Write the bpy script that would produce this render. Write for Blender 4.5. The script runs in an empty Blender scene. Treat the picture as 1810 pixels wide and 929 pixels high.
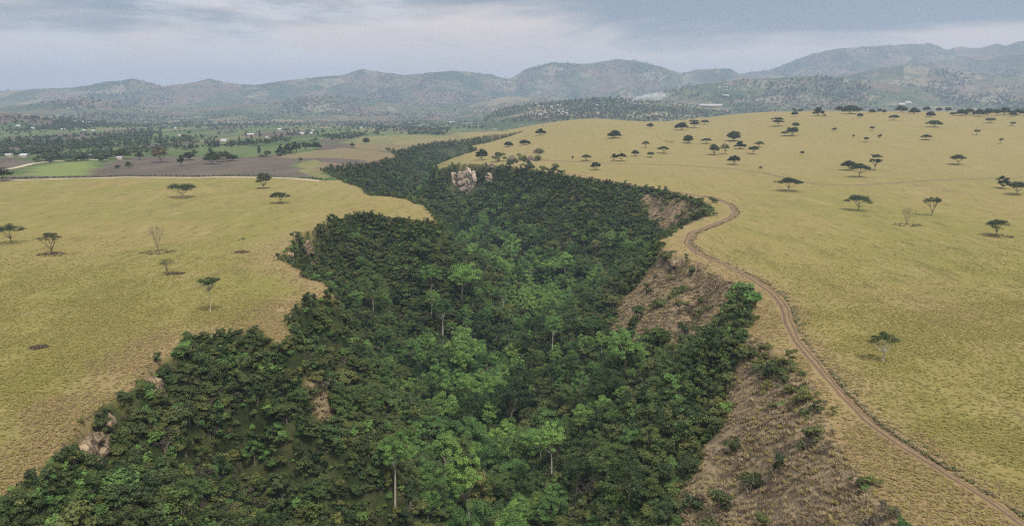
import bpy, math, random
import numpy as np
R = math.radians
scene = bpy.context.scene
rng = np.random.default_rng(7)

# ------------------------------------------------------------------ camera, sky, sun, exposure
CAM_Z, PITCH, FPX, CX, CY = 60.0, R(11.8), 1292.0, 905.0, 464.5
cam_d = bpy.data.cameras.new('camera')
cam_d.sensor_width = 36.0
cam_d.lens = 36.0 * FPX / 1810.0
cam_d.clip_start = 0.5
cam_d.clip_end = 60000
cam = bpy.data.objects.new('camera', cam_d)
scene.collection.objects.link(cam)
cam.location = (0, 0, CAM_Z)
cam.rotation_euler = (R(90) - PITCH, 0, 0)
scene.camera = cam

SUN_EL, SUN_AZ = R(60), R(150)          # azimuth measured from +Y towards +X (veiled sun high behind the right shoulder)
world = bpy.data.worlds.new('World')
scene.world = world
world.use_nodes = True
SKY_STRENGTH = 0.086
def build_world():
    nt = world.node_tree; N = nt.nodes; L = nt.links
    N.clear()
    out = N.new('ShaderNodeOutputWorld'); bg = N.new('ShaderNodeBackground')
    bg.inputs['Strength'].default_value = SKY_STRENGTH
    sky = N.new('ShaderNodeTexSky'); sky.sky_type = 'NISHITA'; sky.sun_disc = False
    sky.sun_elevation = SUN_EL; sky.sun_rotation = SUN_AZ
    sky.air_density = 1.2; sky.dust_density = 2.5; sky.ozone_density = 1.5
    tc = N.new('ShaderNodeTexCoord')
    sep = N.new('ShaderNodeSeparateXYZ'); L.new(tc.outputs['Generated'], sep.inputs[0])
    mp = N.new('ShaderNodeMapping'); mp.inputs['Scale'].default_value = (2.6, 2.6, 17.0)
    mp.inputs['Location'].default_value = (0.3, 0.0, 0.9)
    L.new(tc.outputs['Generated'], mp.inputs['Vector'])
    n1 = N.new('ShaderNodeTexNoise'); n1.inputs['Scale'].default_value = 1.0; n1.inputs['Detail'].default_value = 4
    n1.inputs['Roughness'].default_value = 0.55; n1.inputs['Distortion'].default_value = 0.35
    L.new(mp.outputs[0], n1.inputs['Vector'])
    def math_(op, a, b=None, c=None):
        m = N.new('ShaderNodeMath'); m.operation = op
        for i, v in enumerate((a, b, c)):
            if v is None: continue
            if isinstance(v, (int, float)): m.inputs[i].default_value = v
            else: L.new(v, m.inputs[i])
        return m.outputs[0]
    # darker blue-grey cloud deck higher up, pale band of cloud low down
    el = math_('MULTIPLY', sep.outputs['Z'], 6.5)
    s = math_('ADD', math_('ADD', el, math_('MULTIPLY', math_('SUBTRACT', n1.outputs['Fac'], 0.5), 1.7)), math_('MULTIPLY', sep.outputs['X'], 0.16))
    s = math_('ADD', s, 0.13)
    deck = N.new('ShaderNodeMapRange'); deck.interpolation_type = 'SMOOTHSTEP'
    L.new(s, deck.inputs['Value']); deck.inputs['From Min'].default_value = 0.55; deck.inputs['From Max'].default_value = 1.0
    ramp = N.new('ShaderNodeMixRGB')
    ramp.inputs[1].default_value = (8.8, 7.0, 5.6, 1)
    ramp.inputs[2].default_value = (1.8, 2.1, 2.3, 1)
    L.new(deck.outputs[0], ramp.inputs[0])
    high = N.new('ShaderNodeMapRange'); high.interpolation_type = 'SMOOTHSTEP'; L.new(sep.outputs['Z'], high.inputs['Value'])
    high.inputs['From Min'].default_value = .16; high.inputs['From Max'].default_value = .40
    ramp2 = N.new('ShaderNodeMixRGB'); L.new(high.outputs[0], ramp2.inputs[0]); L.new(ramp.outputs[0], ramp2.inputs[1]); ramp2.inputs[2].default_value = (4.3, 4.25, 4.2, 1)
    ramp = ramp2
    # bright torn gaps
    mp2 = N.new('ShaderNodeMapping'); mp2.inputs['Scale'].default_value = (6, 6, 34); mp2.inputs['Location'].default_value = (2.2, 0.4, 0.2)
    L.new(tc.outputs['Generated'], mp2.inputs['Vector'])
    n2 = N.new('ShaderNodeTexNoise'); n2.inputs['Scale'].default_value = 1.0; n2.inputs['Detail'].default_value = 5; n2.inputs['Roughness'].default_value = 0.6
    L.new(mp2.outputs[0], n2.inputs['Vector'])
    gap = N.new('ShaderNodeMapRange'); gap.interpolation_type = 'SMOOTHSTEP'
    gx = math_('SUBTRACT', 1.0, math_('MULTIPLY', math_('ABSOLUTE', math_('ADD', sep.outputs['X'], 0.33)), 2.2))
    L.new(math_('ADD', n2.outputs['Fac'], math_('MULTIPLY', gx, 0.22)), gap.inputs['Value'])
    gap.inputs['From Min'].default_value = 0.64; gap.inputs['From Max'].default_value = 0.80
    mixg = N.new('ShaderNodeMixRGB'); mixg.inputs[2].default_value = (9.0, 8.4, 8.2, 1)
    L.new(math_('MULTIPLY', gap.outputs[0], 0.5), mixg.inputs[0]); L.new(ramp.outputs[0], mixg.inputs[1])
    # overcast sky over Nishita
    mixn = N.new('ShaderNodeMixRGB'); mixn.inputs[0].default_value = 0.8
    L.new(sky.outputs[0], mixn.inputs[1]); L.new(mixg.outputs[0], mixn.inputs[2])
    # an overcast sky is brighter overhead than near the horizon
    up = math_('ADD', 1.0, math_('MULTIPLY', math_('MAXIMUM', math_('SUBTRACT', sep.outputs['Z'], .15), 0.0), 2.2))
    sc = N.new('ShaderNodeVectorMath'); sc.operation = 'SCALE'; L.new(mixn.outputs[0], sc.inputs[0]); L.new(up, sc.inputs['Scale'])
    mixn = sc
    L.new(mixn.outputs[0], bg.inputs['Color']); L.new(bg.outputs[0], out.inputs['Surface'])
build_world()
sun_d = bpy.data.lights.new('sun', 'SUN')
sun_d.energy = 2.9; sun_d.angle = R(8); sun_d.color = (1.0, 0.93, 0.82)
sun = bpy.data.objects.new('sun', sun_d); scene.collection.objects.link(sun)
sun.rotation_euler = (R(90) - SUN_EL, 0, -SUN_AZ + R(180))
scene.view_settings.view_transform = 'Standard'
scene.view_settings.look = 'None'
scene.view_settings.exposure = 0.5
scene.view_settings.gamma = 1.0
scene.render.engine = 'CYCLES'
scene.cycles.max_bounces = 5
scene.cycles.diffuse_bounces = 3
scene.cycles.glossy_bounces = 1
scene.cycles.transmission_bounces = 2
scene.cycles.transparent_max_bounces = 8
scene.cycles.volume_bounces = 1
scene.cycles.use_denoising = False
scene.cycles.filter_width = 1.2
scene.cycles.use_adaptive_sampling = False

# ------------------------------------------------------------------ numpy helpers
def sm(a, b, x):
    t = np.clip((x - a) / (b - a), 0, 1)
    return t * t * (3 - 2 * t)
def _h(ix, iy, s):
    n = (ix.astype(np.int64) * 374761393 + iy.astype(np.int64) * 668265263 + s * 1442695041) & 0x7fffffff
    n = ((n ^ (n >> 13)) * 1274126177) & 0x7fffffff
    return ((n ^ (n >> 16)) & 0xffff) / 65535.0
def vnoise(x, y, s=0):
    x = np.asarray(x, float); y = np.asarray(y, float)
    ix = np.floor(x); iy = np.floor(y); fx = x - ix; fy = y - iy
    fx = fx * fx * (3 - 2 * fx); fy = fy * fy * (3 - 2 * fy)
    a = _h(ix, iy, s); b = _h(ix + 1, iy, s); c = _h(ix, iy + 1, s); d = _h(ix + 1, iy + 1, s)
    return (a + (b - a) * fx) * (1 - fy) + (c + (d - c) * fx) * fy
def fbm(x, y, s=0, o=4, g=0.5):
    r = 0; a = 1; t = 0
    for i in range(o):
        r = r + a * vnoise(x * 2 ** i + 17.3 * i, y * 2 ** i - 9.1 * i, s + i); t += a; a *= g
    return r / t
def ridged(x, y, s=0, o=4):
    r = 0; a = 1; t = 0
    for i in range(o):
        r = r + a * (1 - abs(2 * vnoise(x * 2 ** i + 5.3 * i, y * 2 ** i + 3.1 * i, s + i) - 1)); t += a; a *= 0.5
    return r / t
def ray(px, py):
    px = np.asarray(px, float); py = np.asarray(py, float)
    u = (px - CX) / FPX; v = -(py - CY) / FPX
    c, s = math.cos(PITCH), math.sin(PITCH)
    return np.stack([u, c + v * s, -s + v * c], -1)
class Sight:
    """height profile of a piece of land along every bearing from the camera's spot, for quick sight lines"""
    def __init__(s, H, na=1300, nr=760):
        s.az = np.linspace(-.82, .82, na); s.r = np.geomspace(40, 16000, nr)
        A, Q = np.meshgrid(s.az, s.r, indexing='ij')
        s.Z = H((Q * np.sin(A)).ravel(), (Q * np.cos(A)).ravel()).reshape(na, nr); s.H = H
    def __call__(s, px, py):
        d = ray(px, py).reshape(-1, 3); hz = np.hypot(d[:, 0], d[:, 1])
        az = np.arctan2(d[:, 0], d[:, 1]); el = d[:, 2] / hz
        q = np.clip((az - s.az[0]) / (s.az[1] - s.az[0]), 0, len(s.az) - 1.001); i = q.astype(int); f = (q - i)[:, None]
        r = np.empty(len(az)); hit = np.zeros(len(az), bool)
        for k in range(0, len(az), 4000):
            c = slice(k, k + 4000)
            Z = s.Z[i[c]] * (1 - f[c]) + s.Z[i[c] + 1] * f[c]
            g = CAM_Z + s.r[None] * el[c][:, None] - Z
            j = np.argmax(g < 0, 1); hit[c] = (g < 0).any(1); j = np.where(hit[c], np.maximum(j, 1), len(s.r) - 1)
            n = np.arange(len(j)); g0, g1 = g[n, j - 1], g[n, j]
            t = np.clip(g0 / np.where(abs(g0 - g1) < 1e-9, 1, g0 - g1), 0, 1)
            r[c] = s.r[j - 1] + (s.r[j] - s.r[j - 1]) * t
        x, y = r * np.sin(az), r * np.cos(az)
        return np.stack([x, y, s.H(x, y)], -1), hit
SIGHTS = {}
def march(px, py, H):
    """first point where the sight line through a pixel meets the ground H(x, y)"""
    if H not in SIGHTS: SIGHTS[H] = Sight(H)
    return SIGHTS[H](px, py)
def seg_dist(x, y, line):
    best = np.full(x.shape, 1e9); 
    for (ax, ay), (bx, by) in zip(line[:-1], line[1:]):
        vx, vy = bx - ax, by - ay; L2 = vx * vx + vy * vy + 1e-9
        t = np.clip(((x - ax) * vx + (y - ay) * vy) / L2, 0, 1)
        dd = (x - ax - t * vx) ** 2 + (y - ay - t * vy) ** 2
        np.minimum(best, dd, out=best)
    return np.sqrt(best)
def inside(x, y, poly):
    r = np.zeros(x.shape, bool); j = len(poly) - 1
    for i in range(len(poly)):
        xi, yi = poly[i]; xj, yj = poly[j]
        c = ((yi > y) != (yj > y)) & (x < (xj - xi) * (y - yi) / (yj - yi + 1e-12) + xi)
        r ^= c; j = i
    return r

# ------------------------------------------------------------------ shape of the land
def plateau(x, y):
    x = np.asarray(x, float); y = np.asarray(y, float)
    S = np.clip((y - 450) / 1000, 0, 1); S = S * S * (3 - 2 * S)
    X = sm(-140, 170, x)
    hill = 57 * S * X * (.77 + .23 * sm(200, 520, x)) - 11 * S * np.exp(-((x - 335) / 120) ** 2)
    hill = hill * (1 - 1.45 * sm(1500, 2500, y))
    knoll = 62 * np.exp(-(((x + 1750) / 330) ** 2 + ((y - 2350) / 420) ** 2))
    und = (fbm(x / 160, y / 160, 3, 3) - 0.5) * 5 * sm(60, 400, y) + (fbm(x / 22, y / 22, 5, 2) - 0.5) * 0.7
    return hill + knoll + und
LEFT_RIM = [(-330, 1200), (-110, 990), (5, 885), (60, 835), (120, 788), (165, 752), (205, 718), (240, 678), (262, 650), (300, 622), (345, 596), (400, 588), (455, 588),
            (522, 600), (512, 580), (500, 560), (512, 545), (540, 530), (592, 516), (575, 500), (548, 488), (510, 468), (484, 456), (508, 440),
            (522, 420), (545, 406), (595, 388), (640, 376), (665, 380), (710, 388), (772, 393), (770, 380), (745, 362), (700, 347), (652, 345), (634, 331),
            (606, 318), (572, 303), (582, 293), (650, 289), (702, 278), (692, 268), (722, 262), (772, 250), (842, 243), (866, 238)]
RIGHT_RIM = [(1720, 1200), (1650, 1010), (1600, 929), (1545, 850), (1490, 790), (1455, 740), (1432, 690), (1395, 650), (1345, 602), (1312, 580), (1332, 552),
             (1345, 525), (1300, 500), (1242, 468), (1190, 450), (1162, 430), (1188, 406), (1240, 388), (1260, 371), (1230, 352), (1170, 338), (1080, 322),
             (1000, 310), (940, 300), (880, 292), (840, 290), (803, 290), (776, 299), (764, 293), (800, 279), (842, 266), (830, 258), (870, 250), (900, 241), (922, 233)]
def rough(line, amp, seed):
    """world polyline of a rim, subdivided and made ragged"""
    p, _ = march([q[0] for q in line], [q[1] for q in line], plateau)
    p = p[:, :2]; out = []
    for i in range(len(p) - 1):
        n = max(2, int(np.hypot(*(p[i + 1] - p[i])) / np.clip(p[i][1] / 60, 2.5, 8)))
        for k in range(n):
            q = p[i] + (p[i + 1] - p[i]) * k / n
            out.append(q + amp * np.array([vnoise(q[0] / 7, q[1] / 7, seed) - .5, vnoise(q[0] / 7, q[1] / 7, seed + 9) - .5]) * 2
                       + amp * .8 * np.array([vnoise(q[0] / 3.1, q[1] / 3.1, seed + 3) - .5, vnoise(q[0] / 3.1, q[1] / 3.1, seed + 5) - .5]) * 2)
    out.append(p[-1])
    return np.array(out)
LR = rough(LEFT_RIM, 2.6, 11); RR = rough(RIGHT_RIM, 1.8, 12)
GORGE = np.concatenate([LR, RR[::-1]])
# cliffs at the top of the walls: pixel on the rim above each, width and height in pixels, drop of its top below the rim
ROCKS = [(824, 291, 30, 58, 1, 'tall brightly lit sandstone cliff below the grassy point across the gorge'),
         (801, 291, 20, 46, 7, 'lower brightly lit sandstone cliff standing left of the tall cliff'),
         (866, 292, 12, 18, 12, 'small brightly lit rock outcrop right of the tall cliff'),
         (541, 409, 26, 62, 4, 'orange-brown rock face below the notch in the left rim'),
         (508, 442, 20, 26, 2, 'brown rock step at the top of the notch in the left rim'),
         (166, 752, 95, 66, 12, 'large orange layered rock face under the left rim near the camera'),
         (258, 655, 48, 46, 8, 'layered rock buttress just below the left rim'),
         (207, 716, 30, 24, 12, 'short reddish rock step between bushes under the left rim'),
         (1196, 449, 34, 16, 6, 'pale rock ledge at the head of the bare right slope'),
         (1242, 467, 30, 15, 6, 'short rock ledge beside the bush on the bare right slope')]
ROCK_SITES = []
def find_rocks():
    for px, py, w, h, off, lab in ROCKS:
        p, _ = march([px], [py], plateau); p = p[0]; f = (p[1] * math.cos(PITCH) - (p[2] - CAM_Z) * math.sin(PITCH))
        dL = np.hypot(LR[:, 0] - p[0], LR[:, 1] - p[1]); dR = np.hypot(RR[:, 0] - p[0], RR[:, 1] - p[1])
        line = LR if dL.min() < dR.min() else RR; i = int(np.argmin(dL if dL.min() < dR.min() else dR))
        ROCK_SITES.append(dict(x=line[i, 0], y=line[i, 1], i=i, line=line, left=line is LR, W=w * f / FPX, H=h * f / FPX, off=off * f / FPX, label=lab))
find_rocks()
def gorge_info(x, y):
    x = np.asarray(x, float); y = np.asarray(y, float)
    shp = x.shape; x = x.ravel(); y = y.ravel()
    dl = np.full(x.shape, 999.0); dr = np.full(x.shape, 999.0); ins = np.zeros(x.shape, bool)
    near = (x > -420) & (x < 330) & (y > -120) & (y < 1900)
    if near.any():
        dl[near] = seg_dist(x[near], y[near], LR); dr[near] = seg_dist(x[near], y[near], RR)
        ins[near] = inside(x[near], y[near], GORGE)
    return dl.reshape(shp), dr.reshape(shp), ins.reshape(shp)
def gorge_drop(x, y, dl, dr, ins):
    nl = fbm(x / 30, y / 30, 21, 3)
    cl = 3 + 13 * sm(0.42, 0.62, nl) + 5 * sm(600, 700, y)
    rk = np.zeros(np.shape(x))
    for q in ROCK_SITES: rk = np.maximum(rk, (q['H'] + q['off'] + 1.5) * np.exp(-((x - q['x']) ** 2 + (y - q['y']) ** 2) / (q['W'] * .62 + 3) ** 2 / 2))
    wid = np.where(rk > 3, np.where(y < 430, 1.7, 3.0), 4.0)
    cl = np.maximum(cl, rk)
    left = cl * sm(0, wid, dl) + np.maximum(dl - 1.0, 0) * (1.12 + 0.3 * (nl - .5))
    cr = 1.0 + 16 * sm(560, 760, y) + 5 * sm(0.5, 0.7, nl) * (y > 230)
    cr = np.maximum(cr, rk)
    gul = ridged(y / 13 + x / 60, dr / 70, 37, 3) - .5
    right = cr * sm(0, np.where(rk > 3, wid, 5.0), dr) + np.maximum(dr, 0) * (0.88 + 0.2 * (nl - .5)) * (0.55 + 0.45 * sm(0, 14, dr)) + 3.6 * gul * sm(2, 14, dr)
    floor = 92 + (fbm(x / 25, y / 25, 31, 3) - .5) * 12 - 26 * sm(900, 1500, y)
    a = np.minimum(left, right)
    k = 16.0
    hh = np.clip(0.5 + 0.5 * (floor - a) / k, 0, 1)
    d = floor * (1 - hh) + a * hh - k * hh * (1 - hh)
    d = d + (fbm(x / 9, y / 9, 33, 3) - .5) * 4.0 * sm(2, 10, np.minimum(dl, dr))
    return np.where(ins, np.maximum(d, 0), 0.0)
def ground_z(x, y):
    dl, dr, ins = gorge_info(x, y)
    return plateau(x, y) - gorge_drop(np.asarray(x, float), np.asarray(y, float), dl, dr, ins)

# far hills: each a ridge of its own distance, crest taken from its skyline, slopes eroded by noise
def crest(pts):
    d = ray([p[0] for p in pts], [p[1] for p in pts])
    return np.arctan2(d[:, 0], d[:, 1]), d[:, 2] / np.hypot(d[:, 0], d[:, 1])
HILLS = [
 dict(name='hills', D=3300, Lf=1000, Lb=900, s=41, rough=.20, pts=[(820, 222), (860, 203), (890, 191), (930, 184), (1000, 177), (1050, 174), (1090, 173), (1140, 177), (1200, 184), (1270, 192), (1340, 204)]),
 dict(name='hills', D=4700, Lf=1500, Lb=1500, s=42, rough=.3, pts=[(1040, 205), (1090, 190), (1150, 167), (1200, 154), (1260, 146), (1300, 142), (1340, 139), (1400, 136), (1450, 134), (1520, 141), (1600, 152), (1720, 165), (1900, 175), (2200, 185)]),
 dict(name='hills', D=5600, Lf=1500, Lb=1800, s=43, rough=.32, pts=[(1330, 185), (1400, 150), (1450, 139), (1500, 134), (1540, 124), (1575, 118), (1610, 116), (1640, 117), (1680, 122), (1740, 133), (1810, 138), (1900, 142), (2200, 150)]),
 dict(name='hills', D=5200, Lf=1500, Lb=1500, s=44, rough=.4, pts=[(-500, 170), (-100, 185), (0, 190), (50, 184), (110, 176), (150, 173), (200, 178), (260, 190), (330, 193), (400, 187), (470, 184), (530, 172), (580, 168), (620, 170), (660, 178), (740, 190), (800, 190), (850, 180), (895, 170), (960, 172), (1060, 200)]),
 dict(name='hills', D=7200, Lf=2200, Lb=2500, s=45, rough=.42, pts=[(-600, 150), (-200, 165), (0, 161), (60, 157), (130, 155), (185, 145), (235, 139), (268, 146), (290, 153), (330, 147), (370, 139), (410, 147), (450, 150), (500, 143), (560, 136), (610, 132), (640, 121), (670, 127), (715, 132), (800, 125), (840, 128), (900, 135), (940, 118), (975, 110), (1040, 113), (1090, 104), (1130, 108), (1170, 118), (1205, 131), (1230, 123), (1290, 120), (1315, 134), (1400, 150), (1600, 170)]),
 dict(name='hills', D=7400, Lf=1700, Lb=1800, s=46, rough=.28, pts=[(1300, 165), (1400, 145), (1500, 128), (1560, 118), (1640, 108), (1700, 103), (1810, 96), (1950, 100), (2300, 110)]),
 dict(name='mountain', D=8600, Lf=1900, Lb=2000, s=47, rough=.2, pts=[(1240, 150), (1310, 130), (1360, 120), (1400, 107), (1440, 94), (1480, 85), (1540, 81), (1600, 78), (1640, 76), (1665, 82), (1720, 82), (1780, 74), (1810, 73), (1950, 80), (2300, 95)]),
]
def hill_z(h, x, y):
    az = np.arctan2(x, y); r = np.hypot(x, y)
    a, e = crest(h['pts'])
    el = np.interp(az, a, e)
    D = h['D'] * (1 + 0.10 * (fbm(az * 9, az * 0 + 2.2, h['s'], 2) - .5))
    top = CAM_Z + D * el
    tf = np.clip((D - r) / h['Lf'], 0, 1); tb = np.clip((r - D) / h['Lb'], 0, 1)
    t = np.where(r < D, tf, tb)
    edge = sm(a[0], a[0] + .035, az) * (1 - sm(a[-1] - .035, a[-1], az))
    sc = h['D'] / 9.0
    warp = (fbm(x / sc, y / sc, h['s'] + 2, 3) - .5) * 1.6
    n = ridged(az * h['D'] / (sc * 1.15) + warp, r / (sc * 3.2), h['s'] + 3, 4)
    n2 = ridged(x / (sc * .36), y / (sc * .36), h['s'] + 5, 4)
    f = (1 - t) ** 1.2
    w = np.clip(t * 3.6, 0, 1) * np.clip((1 - t) * 2.2, 0, 1)
    cut = 1.75 * h['rough'] * (1.15 - n) + .45 * h['rough'] * (1 - n2)
    z = top * f * (1 - np.clip(cut * w, 0, .8)) + (n - .6) * top * .22 * w
    z = z + top * 0.03 * (fbm(x / (sc * .08), y / (sc * .08), h['s'] + 8, 2) - .5)
    return z * edge - 25 * (1 - edge) - 25 * sm(.93, 1, t)

# ------------------------------------------------------------------ mesh helpers
col = scene.collection
def build_mesh(name, V, F, mats=(), midx=None, attrs=None, smooth=False):
    """V (n,3); F an (m,k) array or a list of such arrays"""
    me = bpy.data.meshes.new(name)
    Fs = F if isinstance(F, list) else [F]
    Fs = [np.asarray(f, np.int32) for f in Fs if len(f)]
    V = np.asarray(V, np.float32)
    me.vertices.add(len(V)); me.vertices.foreach_set('co', V.ravel())
    loops = np.concatenate([f.ravel() for f in Fs]); cnt = np.concatenate([np.full(len(f), f.shape[1]) for f in Fs])
    me.loops.add(len(loops)); me.loops.foreach_set('vertex_index', loops)
    st = np.concatenate([[0], np.cumsum(cnt)[:-1]]).astype(np.int32)
    me.polygons.add(len(cnt)); me.polygons.foreach_set('loop_start', st)
    me.polygons.foreach_set('loop_total', cnt.astype(np.int32))
    for m in mats: me.materials.append(m)
    if midx is not None: me.polygons.foreach_set('material_index', np.asarray(midx, np.int32))
    if smooth: me.polygons.foreach_set('use_smooth', np.ones(len(cnt), bool))
    me.update(calc_edges=True)
    for k, v in (attrs or {}).items():
        v = np.asarray(v, np.float32)
        if v.ndim == 1:
            at = me.attributes.new(k, 'FLOAT', 'POINT'); at.data.foreach_set('value', v)
        else:
            at = me.attributes.new(k, 'FLOAT_COLOR', 'POINT'); at.data.foreach_set('color', v.ravel())
    return me
def obj(name, me, parent=None, loc=(0, 0, 0)):
    o = bpy.data.objects.new(name, me); col.objects.link(o)
    if parent is not None: o.parent = parent
    o.location = loc
    return o
def tag(o, label=None, cat=None, group=None, kind=None):
    if label: o['label'] = label
    if cat: o['category'] = cat
    if group: o['group'] = group
    if kind: o['kind'] = kind
    return o
class MB:
    def __init__(s): s.V = []; s.Q = []; s.n = 0; s.C = []
    def add(s, V, F, c=None):
        V = np.asarray(V, float); s.V.append(V); s.Q.append((np.asarray(F) + s.n)); s.n += len(V)
        s.C.append(np.full(len(V), .5) if c is None else np.broadcast_to(c, (len(V),)))
    def tube(s, P, rad, k=6):
        P = np.asarray(P, float); rad = np.broadcast_to(rad, (len(P),))
        V = []
        for i in range(len(P)):
            d = P[min(i + 1, len(P) - 1)] - P[max(i - 1, 0)]; d = d / (np.linalg.norm(d) + 1e-9)
            a = np.cross(d, [0.31, 0.95, 0.11] if abs(d[1]) < .9 else [1, 0, 0]); a /= np.linalg.norm(a); b = np.cross(d, a)
            th = np.linspace(0, 2 * np.pi, k, endpoint=False)
            V.append(P[i] + rad[i] * (np.cos(th)[:, None] * a + np.sin(th)[:, None] * b))
        V = np.concatenate(V); F = []
        for i in range(len(P) - 1):
            for j in range(k):
                F.append((i * k + j, i * k + (j + 1) % k, (i + 1) * k + (j + 1) % k, (i + 1) * k + j))
        s.add(V, F)
    def box(s, x0, y0, z0, x1, y1, z1):
        V = [(x, y, z) for z in (z0, z1) for y in (y0, y1) for x in (x0, x1)]
        s.add(V, [(0, 2, 3, 1), (4, 5, 7, 6), (0, 1, 5, 4), (1, 3, 7, 5), (3, 2, 6, 7), (2, 0, 4, 6)])
    def leaves(s, C, Nn, size, g, c):
        """leaf-sized quads at C facing roughly Nn"""
        n = len(C)
        Nn = Nn + g.normal(0, .55, (n, 3)); Nn /= np.linalg.norm(Nn, axis=1)[:, None] + 1e-9
        a = np.cross(Nn, g.normal(0, 1, (n, 3))); a /= np.linalg.norm(a, axis=1)[:, None] + 1e-9
        b = np.cross(Nn, a)
        sz = (size * g.uniform(.6, 1.35, n))[:, None]; asp = g.uniform(.5, .9, n)[:, None]
        V = np.stack([C - a * sz, C + b * sz * asp - Nn * sz * .15, C + a * sz, C - b * sz * asp - Nn * sz * .15], 1).reshape(-1, 3)
        F = np.arange(4 * n).reshape(n, 4)
        s.add(V, F, np.repeat(c, 4))
    def arr(s): return np.concatenate(s.V), np.concatenate(s.Q), np.concatenate(s.C)
    def mesh(s, name, mat, smooth=False):
        V, Q, C = s.arr()
        return build_mesh(name, V, Q, [mat], attrs={'tone': C}, smooth=smooth)
def clumps(mb, centres, radii, per, size, g, flat=1.0, up=.35):
    """leaf clumps: quads on the shells of many small uneven blobs"""
    for c, r in zip(centres, radii):
        n = max(6, int(per * g.uniform(.7, 1.3)))
        d = g.normal(0, 1, (n, 3)); d[:, 2] = np.where(d[:, 2] < -.2, -d[:, 2] * .6, d[:, 2]); d /= np.linalg.norm(d, axis=1)[:, None]
        rr = r * g.uniform(.45, 1.08, n) ** .8
        P = c + d * rr[:, None] * np.array([1, 1, flat])
        nn = d + np.array([0, 0, up * 1.6])
        mb.leaves(P, nn, size, g, np.clip(g.normal(0, .1, n) + g.uniform(.1, .9), 0, 1))

# ------------------------------------------------------------------ materials
def new_mat(name):
    m = bpy.data.materials.new(name); m.use_nodes = True
    nt = m.node_tree; nt.nodes.clear()
    return m, nt, nt.nodes, nt.links
class NB:
    """small node-building helper"""
    def __init__(s, nt): s.N = nt.nodes; s.L = nt.links
    def node(s, t, **kw):
        n = s.N.new(t)
        for k, v in kw.items(): setattr(n, k, v)
        return n
    def put(s, sock, v):
        if v is None: return
        if isinstance(v, (int, float)): sock.default_value = v
        elif isinstance(v, tuple): sock.default_value = v if len(v) == 4 or len(sock.default_value) == 3 else (*v, 1)
        else: s.L.new(v, sock)
    def m(s, op, a, b=None, c=None, clamp=False):
        n = s.node('ShaderNodeMath', operation=op, use_clamp=clamp)
        for i, v in enumerate((a, b, c)): s.put(n.inputs[i], v)
        return n.outputs[0]
    def mix(s, f, a, b, mode='MIX'):
        n = s.node('ShaderNodeMixRGB', blend_type=mode)
        s.put(n.inputs[0], f); s.put(n.inputs[1], a); s.put(n.inputs[2], b)
        return n.outputs[0]
    def noise(s, vec, scale, detail=4, rough=.5, dist=0):
        n = s.node('ShaderNodeTexNoise'); s.put(n.inputs['Vector'], vec)
        n.inputs['Scale'].default_value = scale; n.inputs['Detail'].default_value = detail
        n.inputs['Roughness'].default_value = rough; n.inputs['Distortion'].default_value = dist
        return n.outputs['Fac']
    def voro(s, vec, scale, feature='F1', out='Color', rnd=1.0):
        n = s.node('ShaderNodeTexVoronoi', feature=feature); s.put(n.inputs['Vector'], vec)
        n.inputs['Scale'].default_value = scale; n.inputs['Randomness'].default_value = rnd
        return n.outputs[out]
    def map(s, vec, scale=(1, 1, 1), rot=(0, 0, 0)):
        n = s.node('ShaderNodeMapping'); s.put(n.inputs['Vector'], vec)
        n.inputs['Scale'].default_value = scale; n.inputs['Rotation'].default_value = rot
        return n.outputs[0]
    def step(s, v, a, b, lo=0.0, hi=1.0):
        n = s.node('ShaderNodeMapRange', interpolation_type='SMOOTHSTEP'); s.put(n.inputs[0], v)
        n.inputs[1].default_value = a; n.inputs[2].default_value = b; n.inputs[3].default_value = lo; n.inputs[4].default_value = hi
        return n.outputs[0]
    def attr(s, name, out='Fac'):
        n = s.node('ShaderNodeAttribute', attribute_name=name); return n.outputs[out]
    def pos(s): return s.node('ShaderNodeNewGeometry').outputs['Position']
    def bump(s, h, strength, dist):
        n = s.node('ShaderNodeBump'); s.put(n.inputs['Height'], h)
        n.inputs['Strength'].default_value = strength; n.inputs['Distance'].default_value = dist
        return n.outputs[0]
    def out(s, color, rough=.9, normal=None, spec=.15):
        b = s.node('ShaderNodeBsdfPrincipled'); s.put(b.inputs['Base Color'], color)
        b.inputs['Roughness'].default_value = rough; b.inputs['Specular IOR Level'].default_value = spec
        if normal is not None: s.L.new(normal, b.inputs['Normal'])
        o = s.node('ShaderNodeOutputMaterial'); s.L.new(b.outputs[0], o.inputs['Surface'])
        return b
def mat_leaf(name, dark, light, jitter=.75, transl=.25, hue=(1, 1, 1)):
    m, nt, N, L = new_mat(name); k = NB(nt)
    inf = k.node('ShaderNodeObjectInfo')
    t = k.attr('tone')
    f = k.m('ADD', k.m('MULTIPLY', t, .62), k.m('MULTIPLY', k.m('SUBTRACT', inf.outputs['Random'], .35), jitter), clamp=True)
    c = k.mix(f, dark, light)
    # some individuals lean to yellow-olive
    r2 = k.m('FRACT', k.m('MULTIPLY', inf.outputs['Random'], 7.13))
    c = k.mix(k.step(r2, .55, 1, 0, .55), c, tuple(np.array(light) * np.array([1.18, 1.0, .8])))
    d = k.node('ShaderNodeBsdfPrincipled'); k.put(d.inputs['Base Color'], c); d.inputs['Roughness'].default_value = .65; d.inputs['Specular IOR Level'].default_value = .2
    tr = k.node('ShaderNodeBsdfTranslucent'); L.new(c, tr.inputs['Color'])
    mx = k.node('ShaderNodeMixShader'); mx.inputs[0].default_value = transl
    L.new(d.outputs[0], mx.inputs[1]); L.new(tr.outputs[0], mx.inputs[2])
    o = k.node('ShaderNodeOutputMaterial'); L.new(mx.outputs[0], o.inputs['Surface'])
    return m
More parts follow.
